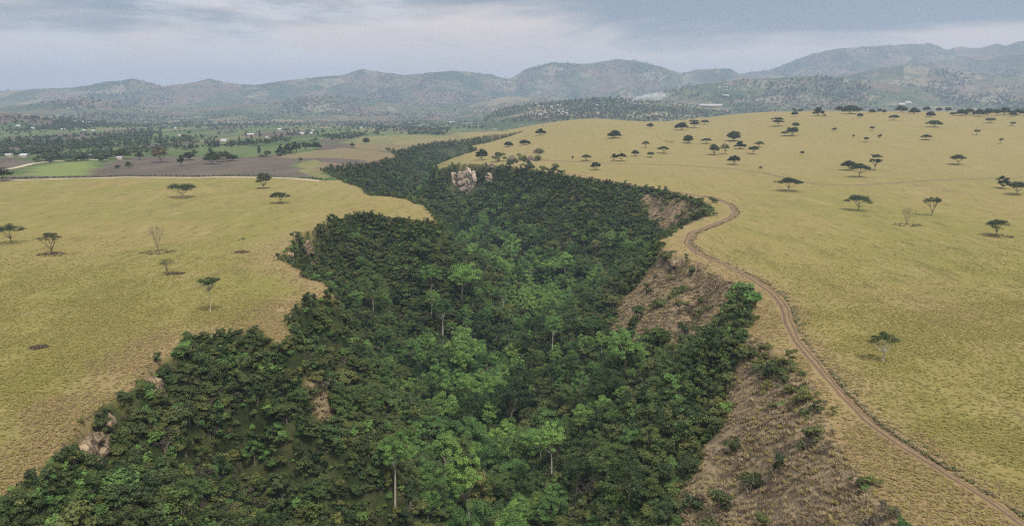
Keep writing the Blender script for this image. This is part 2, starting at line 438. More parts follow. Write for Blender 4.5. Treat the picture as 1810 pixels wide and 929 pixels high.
def mat_tuft(name, dark, light):
    m, nt, N, L = new_mat(name); k = NB(nt)
    inf = k.node('ShaderNodeObjectInfo')
    f = k.m('ADD', k.m('MULTIPLY', k.attr('tone'), .6), k.m('MULTIPLY', inf.outputs['Random'], .5), clamp=True)
    c = k.mix(f, dark, light)
    nm = k.node('ShaderNodeVectorMath', operation='ADD'); L.new(k.node('ShaderNodeNewGeometry').outputs['Normal'], nm.inputs[0]); nm.inputs[1].default_value = (0, 0, 1.6)
    nn = k.node('ShaderNodeVectorMath', operation='NORMALIZE'); L.new(nm.outputs[0], nn.inputs[0])
    d = k.node('ShaderNodeBsdfDiffuse'); L.new(c, d.inputs['Color']); L.new(nn.outputs[0], d.inputs['Normal'])
    tr = k.node('ShaderNodeBsdfTranslucent'); L.new(c, tr.inputs['Color'])
    mx = k.node('ShaderNodeMixShader'); mx.inputs[0].default_value = .45
    L.new(d.outputs[0], mx.inputs[1]); L.new(tr.outputs[0], mx.inputs[2])
    o = k.node('ShaderNodeOutputMaterial'); L.new(mx.outputs[0], o.inputs['Surface'])
    return m
def mat_bark(name, a, b):
    m, nt, N, L = new_mat(name); k = NB(nt)
    n = k.noise(k.map(k.node('ShaderNodeTexCoord').outputs['Object'], (3, 3, .7)), 1.5, 5, .6)
    k.out(k.mix(k.step(n, .35, .65), a, b), .85)
    return m
def mat_plain(name, a, b, scale=1.0, rough=.85):
    m, nt, N, L = new_mat(name); k = NB(nt)
    n = k.noise(k.node('ShaderNodeTexCoord').outputs['Object'], scale, 5, .6)
    k.out(k.mix(k.step(n, .35, .68), a, b), rough)
    return m
def grass_colour(k, p):
    """dry savanna grass: olive-yellow, straw and brownish patches"""
    big = k.noise(k.map(p, (1, .5, 1), (0, 0, .35)), .011, 6, .62, .5)
    mid = k.noise(k.map(p, (1, .35, 1), (0, 0, -.2)), .05, 6, .7, .5)
    brn = k.noise(k.map(p, (1, .4, 1), (0, 0, .6)), .022, 6, .7, .6)
    fin = k.noise(p, .9, 5, .75)
    far = k.noise(k.map(p, (1, .22, 1)), .28, 4, .7)
    c = k.mix(k.step(big, .40, .60), (.236, .184, .073, 1), (.206, .178, .060, 1))
    c = k.mix(k.step(brn,   .54, .70, 0, .7), c, (.235, .158, .084, 1))
    c = k.mix(k.step(mid, .48, .30, 0, .7), c, (.172, .166, .046, 1))
    c = k.mix(k.step(mid, .56, .72, 0, .65), c, (.290, .226, .118, 1))
    fr2 = k.noise(k.map(p, (1, .25, 1), (0, 0, .1)), .075, 6, .75, .3)
    c = k.mix(k.step(fr2, .53, .66, 0, .55), c, (.140, .118, .048, 1))
    c = k.mix(k.step(fr2, .46, .34, 0, .5), c, (.285, .225, .105, 1))
    c = k.mix(k.step(far, .54, .70, 0, .75), c, (.118, .096, .040, 1))
    c = k.mix(k.step(far, .44, .30, 0, .45), c, (.32, .245, .12, 1))
    c = k.mix(k.step(fin, .55, .78, 0, .5), c, (.35, .265, .125, 1))
    c = k.mix(k.step(fin, .47, .26, 0, .6), c, (.105, .088, .036, 1))
    c = k.mix(1.0, c, (.90, .945, .88, 1), 'MULTIPLY')
    return c, fin
def mat_ground():
    m, nt, N, L = new_mat('ground'); k = NB(nt)
    p = k.pos()
    mk = k.node('ShaderNodeSeparateColor'); L.new(k.attr('mask', 'Color'), mk.inputs[0])
    fl = k.node('ShaderNodeSeparateColor'); L.new(k.attr('field', 'Color'), fl.inputs[0])
    grass, fin = grass_colour(k, p)
    grass = k.mix(k.m('MULTIPLY', fl.outputs[2], .55), grass, (.225, .182, .088, 1))       # paler, drier grass on the rise
    # small dark scraps of burnt or trampled turf
    sp = k.voro(k.map(p, (1, 1.0, .2)), .045, 'F1', 'Distance')
    spn = k.noise(p, .35, 4, .7)
    grass = k.mix(k.m('MULTIPLY', k.step(sp, .10, .02), k.step(spn, .38, .55, 0, .7)), grass, (.10, .085, .04, 1))
    # red-brown verge along the rims
    vn = k.noise(p, .16, 5, .65)
    v = k.m('MULTIPLY', mk.outputs[2], k.step(vn, .30, .58, .25, 1))
    verge = k.mix(k.noise(p, .5, 5, .7), (.225, .150, .084, 1), (.270, .205, .105, 1))
    c = k.mix(v, grass, verge)
    # dry slope
    dn = k.noise(p, .55, 6, .8)
    dry = k.mix(k.step(dn, .35, .65), (.120, .092, .060, 1), (.300, .228, .142, 1))
    dry = k.mix(k.step(k.noise(p, .06, 4, .6), .5, .68, 0, .6), dry, (.25, .205, .095, 1))
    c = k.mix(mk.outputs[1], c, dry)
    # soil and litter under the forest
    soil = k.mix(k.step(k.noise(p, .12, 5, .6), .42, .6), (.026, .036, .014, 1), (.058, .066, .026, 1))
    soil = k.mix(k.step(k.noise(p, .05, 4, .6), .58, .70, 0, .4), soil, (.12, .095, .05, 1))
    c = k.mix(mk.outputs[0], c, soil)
    # farmland far away: patchwork of plots
    pm = k.map(p, (1.0, .34, 0), (0, 0, .15))
    cells = k.voro(pm, .0105, 'F1', 'Color', .95)
    sc = k.node('ShaderNodeSeparateColor'); L.new(cells, sc.inputs[0])
    crop = k.mix(k.step(sc.outputs[0], .25, .6), (.058, .088, .034, 1), (.095, .122, .048, 1))
    crop = k.mix(k.step(sc.outputs[1], .74, .76), crop, (.10, .075, .062, 1))
    crop = k.mix(k.step(sc.outputs[2], .80, .82), crop, (.16, .14, .08, 1))
    ln = k.noise(k.map(p, (1, .4, 0)), .045, 6, .7)
    crop = k.mix(k.step(ln, .52, .66, 0, .8), crop, (.040, .065, .028, 1))
    c = k.mix(fl.outputs[0], c, crop)
    # brown ploughed land and the bright green meadow
    plo = k.mix(k.step(k.noise(k.map(p, (1, .3, 1)), .03, 5, .6), .35, .65), (.085, .071, .058, 1), (.112, .093, .074, 1))
    c = k.mix(fl.outputs[1], c, plo)
    mead = k.mix(k.noise(p, .08, 5, .6), (.12, .155, .045, 1), (.17, .195, .07, 1))
    c = k.mix(k.attr('meadow'), c, mead)
    h = k.m('ADD', k.m('MULTIPLY', fin, .6), k.noise(p, .25, 4, .6))
    k.out(c, .95, k.bump(h, .8, .9), .05)
    return m
def mat_hills(name='hill'):
    m, nt, N, L = new_mat(name); k = NB(nt)
    p = k.pos()
    pm = k.map(p, (1, .8, 1.6), (0, 0, .3))
    cells = k.voro(pm, .0055, 'F1', 'Color', 1)
    sc = k.node('ShaderNodeSeparateColor'); L.new(cells, sc.inputs[0])
    c = k.mix(sc.outputs[0], (.052, .072, .036, 1), (.105, .115, .058, 1))
    c = k.mix(k.step(sc.outputs[1], .66, .72, 0, .85), c, (.145, .108, .075, 1))
    c = k.mix(k.step(sc.outputs[2], .80, .84, 0, .85), c, (.20, .175, .11, 1))
    big = k.noise(p, .0021, 6, .65, .6)
    c = k.mix(k.step(big, .50, .64, 0, .8), c, (.145, .108, .077, 1))
    c = k.mix(k.step(big, .48, .36, 0, .8), c, (.050, .075, .036, 1))
    tn = k.noise(p, .014, 6, .75)
    c = k.mix(k.step(tn, .50, .60, 0, .85), c, (.044, .064, .036, 1))
    sl = k.node('ShaderNodeSeparateXYZ'); L.new(k.node('ShaderNodeNewGeometry').outputs['Normal'], sl.inputs[0])
    sc2 = k.noise(k.map(p, (1, 1, .25)), .0065, 5, .7)
    c = k.mix(k.m('MULTIPLY', k.step(sc2, .66, .74), .8), c, (.28, .24, .165, 1))
    k.out(c, 1.0, k.bump(tn, .6, 12), .0)
    return m
def mat_road(name, dirt, rut, grassy, pale=False):
    m, nt, N, L = new_mat(name); k = NB(nt)
    p = k.pos(); u = k.attr('across')            # -1 .. 1 across the track
    n = k.noise(p, .7, 5, .7); n2 = k.noise(p, .15, 4, .6)
    c = k.mix(k.step(n, .3, .7), dirt, tuple(np.array(dirt) * 1.25))
    au = k.m('ABSOLUTE', u)
    wob = k.m('ADD', au, k.m('MULTIPLY', k.m('SUBTRACT', n2, .5), .7))
    rutm = k.m('MULTIPLY', k.step(wob, .22, .36), k.step(wob, .70, .54))
    c = k.mix(k.m('MULTIPLY', rutm, .85), c, rut)
    edge = k.step(k.m('ADD', au, k.m('MULTIPLY', k.m('SUBTRACT', n, .5), .6)), .78, 1.0)
    c = k.mix(edge, c, grassy)
    mid = k.m('MULTIPLY', k.step(wob, .24, .10), k.step(n, .42, .62))
    if not pale: c = k.mix(mid, c, grassy)
    k.out(c, .95, k.bump(n, .6, .15), .05)
    return m
def mat_rock(lo=(.135, .098, .062, 1), hi=(.36, .275, .175, 1), joint=.75):
    m, nt, N, L = new_mat('sandstone'); k = NB(nt)
    p = k.pos()
    st = k.noise(k.map(p, (.10, .10, 1.5)), 1.0, 6, .7, .5)
    n = k.noise(p, .5, 6, .7)
    c = k.mix(k.step(st, .35, .65), lo, hi)
    c = k.mix(k.step(n, .54, .66, 0, .8), c, (.10, .08, .06, 1))
    cr = k.voro(k.map(p, (1, 1, .55)), .45, 'DISTANCE_TO_EDGE', 'Distance'); c = k.mix(k.step(cr, .10, .02, 0, joint), c, (.06, .045, .035, 1))
    c = k.mix(k.step(k.noise(k.map(p, (1, 1, .15)), .45, 4, .6), .58, .68, 0, .6), c, (.40, .305, .19, 1))
    k.out(c, .95, k.bump(k.m('ADD', st, n), .9, .5), .05)
    return m
M_ground = mat_ground(); M_hill = mat_hills()
M_track = mat_road('track_dirt', (.155, .108, .066, 1), (.098, .069, .046, 1), (.215, .155, .078, 1))
M_far_track = mat_road('far_track_dirt', (.155, .118, .065, 1), (.125, .092, .055, 1), (.23, .19, .085, 1))
M_pale_road = mat_road('murram_road', (.31, .265, .195, 1), (.35, .30, .225, 1), (.30, .25, .12, 1), True)
M_rock = mat_rock(); M_lit_rock = mat_rock((.30, .235, .18, 1), (.58, .47, .37, 1), .0)  # second is a lit copy: light on the far cliffs put into the colour
M_leaf = {
 'dark': mat_leaf('leaf_dark', (0.022, 0.043, 0.016), (0.108, 0.165, 0.05)),
 'mid': mat_leaf('leaf_mid', (0.04, 0.09, 0.027), (0.175, 0.305, 0.082)),
 'bright': mat_leaf('leaf_bright', (0.062, 0.135, 0.034), (0.245, 0.405, 0.098), .35),
 'olive': mat_leaf('leaf_olive', (0.046, 0.062, 0.02), (0.175, 0.195, 0.066)),
 'shrub': mat_leaf('leaf_shrub', (0.03, 0.048, 0.018), (0.122, 0.156, 0.053), .6),
 'acacia': mat_leaf('leaf_acacia', (.018, .030, .012), (.060, .086, .030), .3),
 'acacia_green': mat_leaf('leaf_acacia_green', (.022, .040, .014), (.064, .100, .032), .2),
 'dry': mat_leaf('leaf_dry', (.060, .050, .038), (.150, .125, .090), .4, .1),
 'sparse': mat_leaf('leaf_sparse', (.060, .062, .030), (.155, .145, .070), .3),
 'rust': mat_leaf('leaf_rust', (.10, .075, .035), (.20, .15, .07), .3),
 'far': mat_leaf('leaf_far', (0.036, 0.056, 0.030), (0.085, 0.115, 0.055), .5, .15),
 'hill': mat_leaf('leaf_hill', (.046, .068, .040), (.085, .110, .060), .5, .15),
 'tuft': mat_tuft('grass_tuft', (.262, .222, .076), (.372, .318, .128)),
 'tuft_green': mat_tuft('grass_tuft_green', (.235, .217, .064), (.335, .306, .100)),
 'tuft_brown': mat_tuft('grass_tuft_brown', (.195, .150, .096), (.46, .365, .225)),
 'tuft_red': mat_tuft('grass_tuft_red', (.260, .188, .095), (.370, .292, .148)),
}
M_bark = mat_bark('bark_pale', (.30, .27, .22, 1), (.50, .46, .39, 1))
M_bark_grey = mat_bark('bark_grey', (.13, .11, .085, 1), (.26, .22, .17, 1))
M_bark_dark = mat_bark('bark_dark', (.055, .042, .032, 1), (.12, .095, .07, 1))

# ------------------------------------------------------------------ ground sheet
def axis(lo, hi, segs):
    """segs: list of (until, spacing); afterwards spacing grows"""
    v = [lo]; sp = segs[0][1]
    for until, s in segs:
        while v[-1] < until: v.append(v[-1] + s)
        sp = s
    while v[-1] < hi:
        sp *= 1.07; v.append(v[-1] + sp)
    return np.array(v)
def build_ground():
    xr = axis(0, 15500, [(270, 1.8)]); xs = np.concatenate([-xr[:0:-1], xr])
    ys = axis(-200, 15500, [(40, 6), (430, 1.8), (1150, 3.2), (1700, 7), (2400, 14)])
    X, Y = np.meshgrid(xs, ys)
    x = X.ravel(); y = Y.ravel()
    dl, dr, ins = gorge_info(x, y)
    drop = gorge_drop(x, y, dl, dr, ins)
    z = plateau(x, y) - drop
    d = np.minimum(dl, dr)
    dry = dry_mask(x, y, dl, dr) * ins
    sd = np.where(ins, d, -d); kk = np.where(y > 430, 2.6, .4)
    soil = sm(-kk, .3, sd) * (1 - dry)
    vn = fbm(x / 14, y / 14, 51, 3)
    verge = np.where(ins, 1.0, np.clip(1 - d / (4 + 30 * vn), 0, 1) ** .8)
    tr = np.exp(-(seg_dist(x, y, TRACK) / 5.5) ** 2) * (y < 700)
    for q in TRAILS: tr = np.maximum(tr, .75 * np.exp(-(seg_dist(x, y, q) / 1.5) ** 2) * (.35 + .65 * sm(.4, .6, fbm(x / 16, y / 16, 191, 2))))
    verge = np.maximum(verge * (1 - .7 * sm(250, 480, y)), tr * .95)
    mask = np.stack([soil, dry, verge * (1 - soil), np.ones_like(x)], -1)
    # where the farmland lies: behind the pale road on the far side of the gorge
    road_y = np.interp(x, PALE_ROAD[:, 0], PALE_ROAD[:, 1])
    beyond = (y > road_y + 7)
    hillside = sm(-150, -40, x + .055 * (y - 1000)) * (y < 2400)
    farm = beyond * np.where(x < 0, 1.0, 0) * (1 - hillside)
    farm = np.maximum(farm, sm(1900, 2200, y))
    fx, fy = x + 26 * (fbm(x / 30, y / 60, 181, 3) - .5), y + 40 * (fbm(x / 30, y / 60, 183, 3) - .5)
    tan = np.zeros(len(x), bool)
    for q in TAN_FIELDS: tan |= inside(fx, fy, q)
    farm = np.where(tan, .45, farm)
    plo = np.zeros(len(x), bool)
    for q in PLOUGHED: plo |= inside(fx, fy, q) & beyond
    mead = inside(fx, fy, MEADOW) & beyond
    rise = np.maximum(sm(380, 800, y) * (x > -200), tan * 1.0)
    field = np.stack([farm * (1 - ins), plo * 1.0, rise, np.ones_like(x)], -1)
    nx, ny = len(xs), len(ys)
    i = np.arange(nx * ny).reshape(ny, nx)
    F = np.stack([i[:-1, :-1], i[:-1, 1:], i[1:, 1:], i[1:, :-1]], -1).reshape(-1, 4)
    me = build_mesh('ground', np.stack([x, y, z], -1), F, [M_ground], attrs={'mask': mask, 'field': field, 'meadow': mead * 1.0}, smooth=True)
    tag(obj('ground', me), kind='structure')
    GRID.update(xs=xs, ys=ys, z=z.reshape(ny, nx), dl=dl.reshape(ny, nx), dr=dr.reshape(ny, nx), drop=drop.reshape(ny, nx))
GRID = {}
def from_grid(x, y, *keys):
    x = np.asarray(x, float); y = np.asarray(y, float); xs, ys = GRID['xs'], GRID['ys']
    i = np.clip(np.searchsorted(xs, x) - 1, 0, len(xs) - 2); j = np.clip(np.searchsorted(ys, y) - 1, 0, len(ys) - 2)
    u = np.clip((x - xs[i]) / (xs[i + 1] - xs[i]), 0, 1); v = np.clip((y - ys[j]) / (ys[j + 1] - ys[j]), 0, 1)
    r = []
    for k in keys:
        Z = GRID[k]; r.append((Z[j, i] * (1 - u) + Z[j, i + 1] * u) * (1 - v) + (Z[j + 1, i] * (1 - u) + Z[j + 1, i + 1] * u) * v)
    return r[0] if len(r) == 1 else r
def land(x, y): return from_grid(x, y, 'z')
def hills_and_land(x, y): return np.maximum(land(x, y), all_hills(x, y))
def all_hills(x, y):
    z = np.full(np.shape(x), -99.0)
    for h in HILLS: z = np.maximum(z, hill_z(h, x, y))
    return z
def dry_mask(x, y, dl, dr):
    w = (fbm(x / 12, y / 12, 61, 4) - .5) * 1.3
    lim = np.clip((196 - y) * .62, 4, 29)
    a = (1 - sm(lim - 4, lim + 2, dr + w * 12)) * (1 - sm(186, 194, y + w * 10))
    b = (1 - sm(23, 29, dr + w * 16)) * sm(236, 246, y - dr * .5 + w * 12) * (1 - sm(322, 334, y + w * 10))
    c = np.maximum((1 - sm(4, 7, dr + w * 6)) * sm(372, 380, y) * (1 - sm(428, 440, y)), (1 - sm(19, 25, dr + w * 12)) * sm(2, 4, dr + w * 3) * sm(440, 450, y) * (1 - sm(560, 575, y + w * 14)) * sm(92, 104, x + w * 10))
    e = .9 * sm(.62, .40, np.hypot((x - BARE[0]) / 9, (y - BARE[1]) / 10) + w * .5) * (dl < 30) * (dl > 2.5)
    return sm(.3, .7, np.maximum(np.maximum(a, b), np.maximum(c, e)))
def wline(pts, H=plateau):
    p, hit = march([q[0] for q in pts], [q[1] for q in pts], H)
    return p[:, :2]
BARE = march([522], [600], plateau)[0][0] + [7, -5, 0]
TRACK_PX = [(1900, 1000), (1780, 903), (1700, 853), (1600, 790), (1540, 750), (1480, 690), (1440, 640), (1407, 602), (1394, 572), (1388, 545), (1370, 520), (1330, 492),
            (1280, 468), (1232, 448), (1212, 430), (1222, 411), (1260, 397), (1290, 385), (1299, 375), (1290, 362), (1265, 352), (1220, 343), (1150, 332), (1080, 320), (1020, 309), (985, 303)]
TRACK = wline(TRACK_PX)
PALE_PX = [(-60, 322), (0, 319), (100, 316), (250, 313.5), (400, 313), (480, 314), (530, 316.5), (572, 320)]
PALE_ROAD = wline(PALE_PX)
TRAILS = [wline(q) for q in ([(1290, 472), (1350, 487), (1420, 500), (1490, 527), (1600, 560)], [(1365, 507), (1440, 520), (1530, 545)], [(150, 452), (330, 424), (460, 405), (600, 372), (680, 352)],
          [(1420, 560), (1500, 640), (1600, 740), (1760, 830)], [(0, 560), (120, 540), (260, 505), (420, 470), (520, 430)], [(1230, 352), (1400, 372), (1560, 390), (1800, 430)], [(0, 380), (200, 365), (420, 372), (600, 350)])]
def wpoly(p): return wline(p)
PLOUGHED = [wpoly([(150, 312), (190, 290), (235, 278), (330, 276), (420, 279), (540, 279), (522, 292), (530, 300), (560, 314), (400, 311)]),
            wpoly([(-40, 303), (-40, 276), (25, 277), (62, 285), (30, 298)]),
            wpoly([(532, 280), (580, 279), (652, 284), (625, 292), (560, 287)]),
            wpoly([(-40, 274), (-40, 262), (60, 255), (120, 251), (110, 268), (60, 274)])]
MEADOW = wpoly([(20, 311), (60, 293), (110, 286), (170, 286), (158, 300), (150, 311)])
TAN_FIELDS = [wpoly([(480, 279), (540, 268), (600, 262), (640, 263), (700, 272), (700, 278), (640, 290), (575, 292), (580, 316), (545, 312), (530, 298), (540, 281)]),
              wpoly([(600, 252), (640, 242), (720, 238), (800, 240), (840, 246), (760, 256), (692, 268), (640, 263)])]
build_ground()
def build_hills():
    for h in HILLS:
        a, e = crest(h['pts'])
        n = 420 if a[-1] - a[0] > .7 else 300
        az = np.linspace(a[0], a[-1], n)
        rr = np.concatenate([np.linspace(h['D'] - h['Lf'] * 1.12, h['D'] * 1.02, 170), np.linspace(h['D'] * 1.03, h['D'] + h['Lb'] * 1.1, 24)])
        A, RR_ = np.meshgrid(az, rr)
        x = (RR_ * np.sin(A)).ravel(); y = (RR_ * np.cos(A)).ravel()
        z = hill_z(h, x, y)
        i = np.arange(n * len(rr)).reshape(len(rr), n)
        F = np.stack([i[:-1, :-1], i[:-1, 1:], i[1:, 1:], i[1:, :-1]], -1).reshape(-1, 4)
        tag(obj(h['name'], build_mesh(h['name'], np.stack([x, y, z], -1), F, [M_hill], smooth=True)), kind='structure')
build_hills()

# ------------------------------------------------------------------ tracks and roads, draped strips
def resample(P, step):
    P = np.asarray(P); s = np.concatenate([[0], np.cumsum(np.hypot(*np.diff(P, axis=0).T))])
    t = np.arange(0, s[-1], step)
    q = np.stack([np.interp(t, s, P[:, 0]), np.interp(t, s, P[:, 1])], -1)
    for _ in range(6):
        q[1:-1] = (q[:-2] + 2 * q[1:-1] + q[2:]) / 4
    return q
def strip(name, P, width, mat, step=2.0, lift=.13, kind='structure', wob=.5):
    q = resample(P, step); d = np.gradient(q, axis=0); d /= np.hypot(d[:, 0], d[:, 1])[:, None]
    nrm = np.stack([d[:, 1], -d[:, 0]], -1)
    us = np.linspace(-1, 1, 9); n = len(q)
    width = np.interp(q[:, 1], [70, 120, 170, 230], [.56 * width, .62 * width, .85 * width, width]) if name == 'dirt_track' else width
    wl = width / 2 * (1 + wob * (np.array([fbm(q[:, 0] / 9, q[:, 1] / 9, 71, 2), fbm(q[:, 0] / 9, q[:, 1] / 9, 72, 2)]) - .5))
    V = []; U = []
    for u in us:
        w = np.where(u < 0, wl[0], wl[1])[:, None]
        xy = q + nrm * u * w
        z = plateau(xy[:, 0], xy[:, 1]) + lift - .12 * (abs(abs(u) - .45) < .16) - .16 * (abs(u) > .95)
        V.append(np.column_stack([xy, z])); U.append(np.full(n, u))
    V = np.stack(V, 1).reshape(-1, 3); U = np.stack(U, 1).ravel(); k = len(us)
    i = np.arange(n * k).reshape(n, k)
    F = np.stack([i[:-1, :-1], i[:-1, 1:], i[1:, 1:], i[1:, :-1]], -1).reshape(-1, 4)
    return tag(obj(name, build_mesh(name, V, F, [mat], attrs={'across': U}, smooth=True)), kind=kind)
strip('dirt_track', TRACK, 3.3, M_track, wob=1.2)
FAR_TRACK = wline([(955, 283), (1000, 285), (1100, 290), (1200, 292), (1280, 297), (1340, 304), (1400, 318), (1450, 326), (1520, 328), (1600, 322), (1700, 317), (1830, 312)])
strip('grassy_track', FAR_TRACK, 6.5, M_far_track, 4, .2)
strip('dirt_road', PALE_ROAD, 7.0, M_pale_road, 4, .25, wob=.3)
strip('farm_path', wline([(0, 301), (60, 288), (110, 284), (150, 282), (190, 283)]), 9, M_pale_road, 6, .35, wob=.6)

# ------------------------------------------------------------------ haze
def build_haze():
    m, nt, N, L = new_mat('haze'); k = NB(nt)
    v = k.node('ShaderNodeVolumePrincipled')
    v.inputs['Color'].default_value = (.50, .63, .86, 1); v.inputs['Density'].default_value = 1.15e-4
    v.inputs['Anisotropy'].default_value = 0.1
    o = k.node('ShaderNodeOutputMaterial'); L.new(v.outputs[0], o.inputs['Volume'])
    b = MB(); b.box(-17500, -400, -130, 17500, 17500, 930)
    V, Q, C = b.arr()
    tag(obj('haze', build_mesh('haze', V, Q, [m])), 'pale blue haze in the air over the far hills', 'haze', kind='stuff')
build_haze()

# ------------------------------------------------------------------ geometry-node scatter for what nobody could count
def scatter(name, P, rot, scl, idx, protos, label, cat):
    pc = bpy.data.collections.new(name + '_kinds')
    for i, o in enumerate(protos): pc.objects.link(o)
    me = bpy.data.meshes.new(name)
    me.vertices.add(len(P)); me.vertices.foreach_set('co', np.asarray(P, np.float32).ravel())
    a = me.attributes.new('spin', 'FLOAT', 'POINT'); a.data.foreach_set('value', np.asarray(rot, np.float32))
    scl = np.asarray(scl, np.float32); scl = np.repeat(scl[:, None], 3, 1) if scl.ndim == 1 else scl
    a = me.attributes.new('size', 'FLOAT_VECTOR', 'POINT'); a.data.foreach_set('vector', scl.ravel())
    a = me.attributes.new('pick', 'INT', 'POINT'); a.data.foreach_set('value', np.asarray(idx, np.int32))
    me.update()
    o = tag(obj(name, me), label, cat, kind='stuff')
    ng = bpy.data.node_groups.new(name, 'GeometryNodeTree')
    ng.interface.new_socket('Geometry', in_out='INPUT', socket_type='NodeSocketGeometry')
    ng.interface.new_socket('Geometry', in_out='OUTPUT', socket_type='NodeSocketGeometry')
    N = ng.nodes; L = ng.links
    gi = N.new('NodeGroupInput'); go = N.new('NodeGroupOutput')
    iop = N.new('GeometryNodeInstanceOnPoints')
    ci = N.new('GeometryNodeCollectionInfo'); ci.inputs['Collection'].default_value = pc
    ci.inputs['Separate Children'].default_value = True; ci.inputs['Reset Children'].default_value = True
    def at(n, t):
        x = N.new('GeometryNodeInputNamedAttribute'); x.data_type = t; x.inputs['Name'].default_value = n
        return x.outputs['Attribute']
    cx = N.new('ShaderNodeCombineXYZ'); L.new(at('spin', 'FLOAT'), cx.inputs[2])
    e2r = N.new('FunctionNodeEulerToRotation'); L.new(cx.outputs[0], e2r.inputs[0])
    L.new(gi.outputs[0], iop.inputs['Points']); L.new(ci.outputs[0], iop.inputs['Instance'])
    iop.inputs['Pick Instance'].default_value = True
    L.new(at('pick', 'INT'), iop.inputs['Instance Index'])
    L.new(e2r.outputs[0], iop.inputs['Rotation'])
    L.new(at('size', 'FLOAT_VECTOR'), iop.inputs['Scale'])
    L.new(iop.outputs[0], go.inputs[0])
    md = o.modifiers.new('scatter', 'NODES'); md.node_group = ng
    return o
def joined(name, parts):
    """prototype for scatter: several (MB, material) in one mesh"""
    V = []; Q = []; C = []; mi = []; n = 0
    for i, (b, m) in enumerate(parts):
        v, q, c = b.arr(); V.append(v); Q.append(q + n); C.append(c); mi.append(np.full(len(q), i)); n += len(v)
    me = build_mesh(name, np.concatenate(V), np.concatenate(Q), [m for _, m in parts], np.concatenate(mi), {'tone': np.concatenate(C)})
    return bpy.data.objects.new(name, me)

# ------------------------------------------------------------------ forest trees
def forest_parts(kind, seed):
    """trunk and crown builders, tree standing on the origin"""
    g = np.random.default_rng(seed)
    tb, cb = MB(), MB()
    if kind == 'broad': H, Rw, Rz, tr, n, per, cr, bark = 15, 5.4, 4.6, .38, 66, 46, (.9, 1.6), M_bark_grey
    elif kind == 'tall': H, Rw, Rz, tr, n, per, cr, bark = 22, 4.2, 5.4, .30, 58, 46, (.8, 1.4), M_bark
    elif kind == 'layer': H, Rw, Rz, tr, n, per, cr, bark = 14, 5.8, 2.9, .30, 34, 62, (1.2, 2.0), M_bark_grey
    elif kind == 'round': H, Rw, Rz, tr, n, per, cr, bark = 11, 3.6, 3.6, .26, 26, 62, (1.0, 1.7), M_bark_grey
    lean = g.normal(0, .05, 2) * H
    cz = H - Rz * .95
    top = np.array([lean[0], lean[1], cz])
    fork = cz - Rz * (.55 if kind != 'tall' else .9)
    tp = np.array([[0, 0, -1.5], [lean[0] * .2, lean[1] * .3, fork * .45], [lean[0] * .6, lean[1] * .6, fork]])
    tb.tube(tp, [tr * 1.25, tr, tr * .75], 7)
    C = []
    while len(C) < n:
        d = g.normal(0, 1, 3); d /= np.linalg.norm(d)
        if d[2] < -.45: continue
        if kind == 'layer':
            lay = g.integers(0, 3); rr = g.uniform(.2, 1) ** .5 * Rw * (1, .8, .55)[lay]; th = g.uniform(0, 6.28)
            p = top + np.array([rr * np.cos(th), rr * np.sin(th), (-.35, .25, .85)[lay] * Rz - .10 * rr + g.normal(0, .25)])
        else:
            lump = 1 + .28 * math.sin(3 * math.atan2(d[1], d[0]) + seed) + g.normal(0, .10)
            q = g.uniform(.68, 1) ** .6
            p = top + d * np.array([Rw, Rw, Rz]) * q * lump * np.array([1, 1, 1 if d[2] > 0 else .7])
        C.append(p)
    C = np.array(C)
    rad = g.uniform(cr[0], cr[1], n)
    clumps(cb, C, rad, int(per * 2.6), .19, g, .8 if kind != 'layer' else .45, .45)
    f = tp[-1]
    for c in C[g.choice(n, 9, replace=False)]:
        mid = f + (c - f) * .5 + g.normal(0, .3, 3) - np.array([0, 0, .4])
        tb.tube([f - [0, 0, .6], mid, c], [tr * .5, tr * .3, tr * .1], 5)
    return tb, cb, bark
FK = [('broad', 'dark', 'dark'), ('broad', 'mid', 'mid'), ('layer', 'olive', 'olive'), ('round', 'dark', 'dark'), ('round', 'mid', 'mid'), ('tall', 'bright', 'bright'), ('broad', 'bright', 'bright')]
KIND_LABEL = {('broad', 'dark'): 'dark green broad-crowned tree', ('broad', 'mid'): 'mid green broad-crowned tree', ('layer', 'olive'): 'olive green flat layered tree',
              ('round', 'dark'): 'small dark round tree', ('round', 'mid'): 'small mid green round tree', ('tall', 'bright'): 'tall bright green tree on a pale trunk', ('broad', 'bright'): 'bright green broad spreading tree'}
FOREST = []
for i, (kind, leaf, _) in enumerate(FK):
    for v in range(2):
        tb, cb, bark = forest_parts(kind, 100 + i * 10 + v)
        FOREST.append(dict(key=(kind, leaf), trunk=tb.mesh('trunk', bark), crown=cb.mesh('crown', M_leaf[leaf]),
                           proto=joined('forest_kind', [(tb, bark), (cb, M_leaf[leaf])])))
def shrub_parts(kind, seed):
    g = np.random.default_rng(seed); b = MB(); t = MB()
    if kind == 'bush':
        n = 9; C = np.column_stack([g.normal(0, .85, n), g.normal(0, .85, n), g.uniform(.4, 2.0, n)]); clumps(b, C, g.uniform(.6, 1.15, n), 80, .21, g, .85, .4)
    elif kind == 'tallbush':
        n = 13; C = np.column_stack([g.normal(0, .8, n), g.normal(0, .8, n), g.uniform(.8, 4.2, n)]); clumps(b, C, g.uniform(.6, 1.1, n), 80, .21, g, .9, .4)
    elif kind == 'drybush':
        n = 8; C = np.column_stack([g.normal(0, .8, n), g.normal(0, .8, n), g.uniform(.8, 2.4, n)]); clumps(b, C, g.uniform(.5, .9, n), 22, .17, g, .9, .2)
    for c in C[:6]: t.tube([(0, 0, -.8), c * .5 + [0, 0, .1], c], [.11, .07, .03], 4)
    return t, b
SHRUB = []
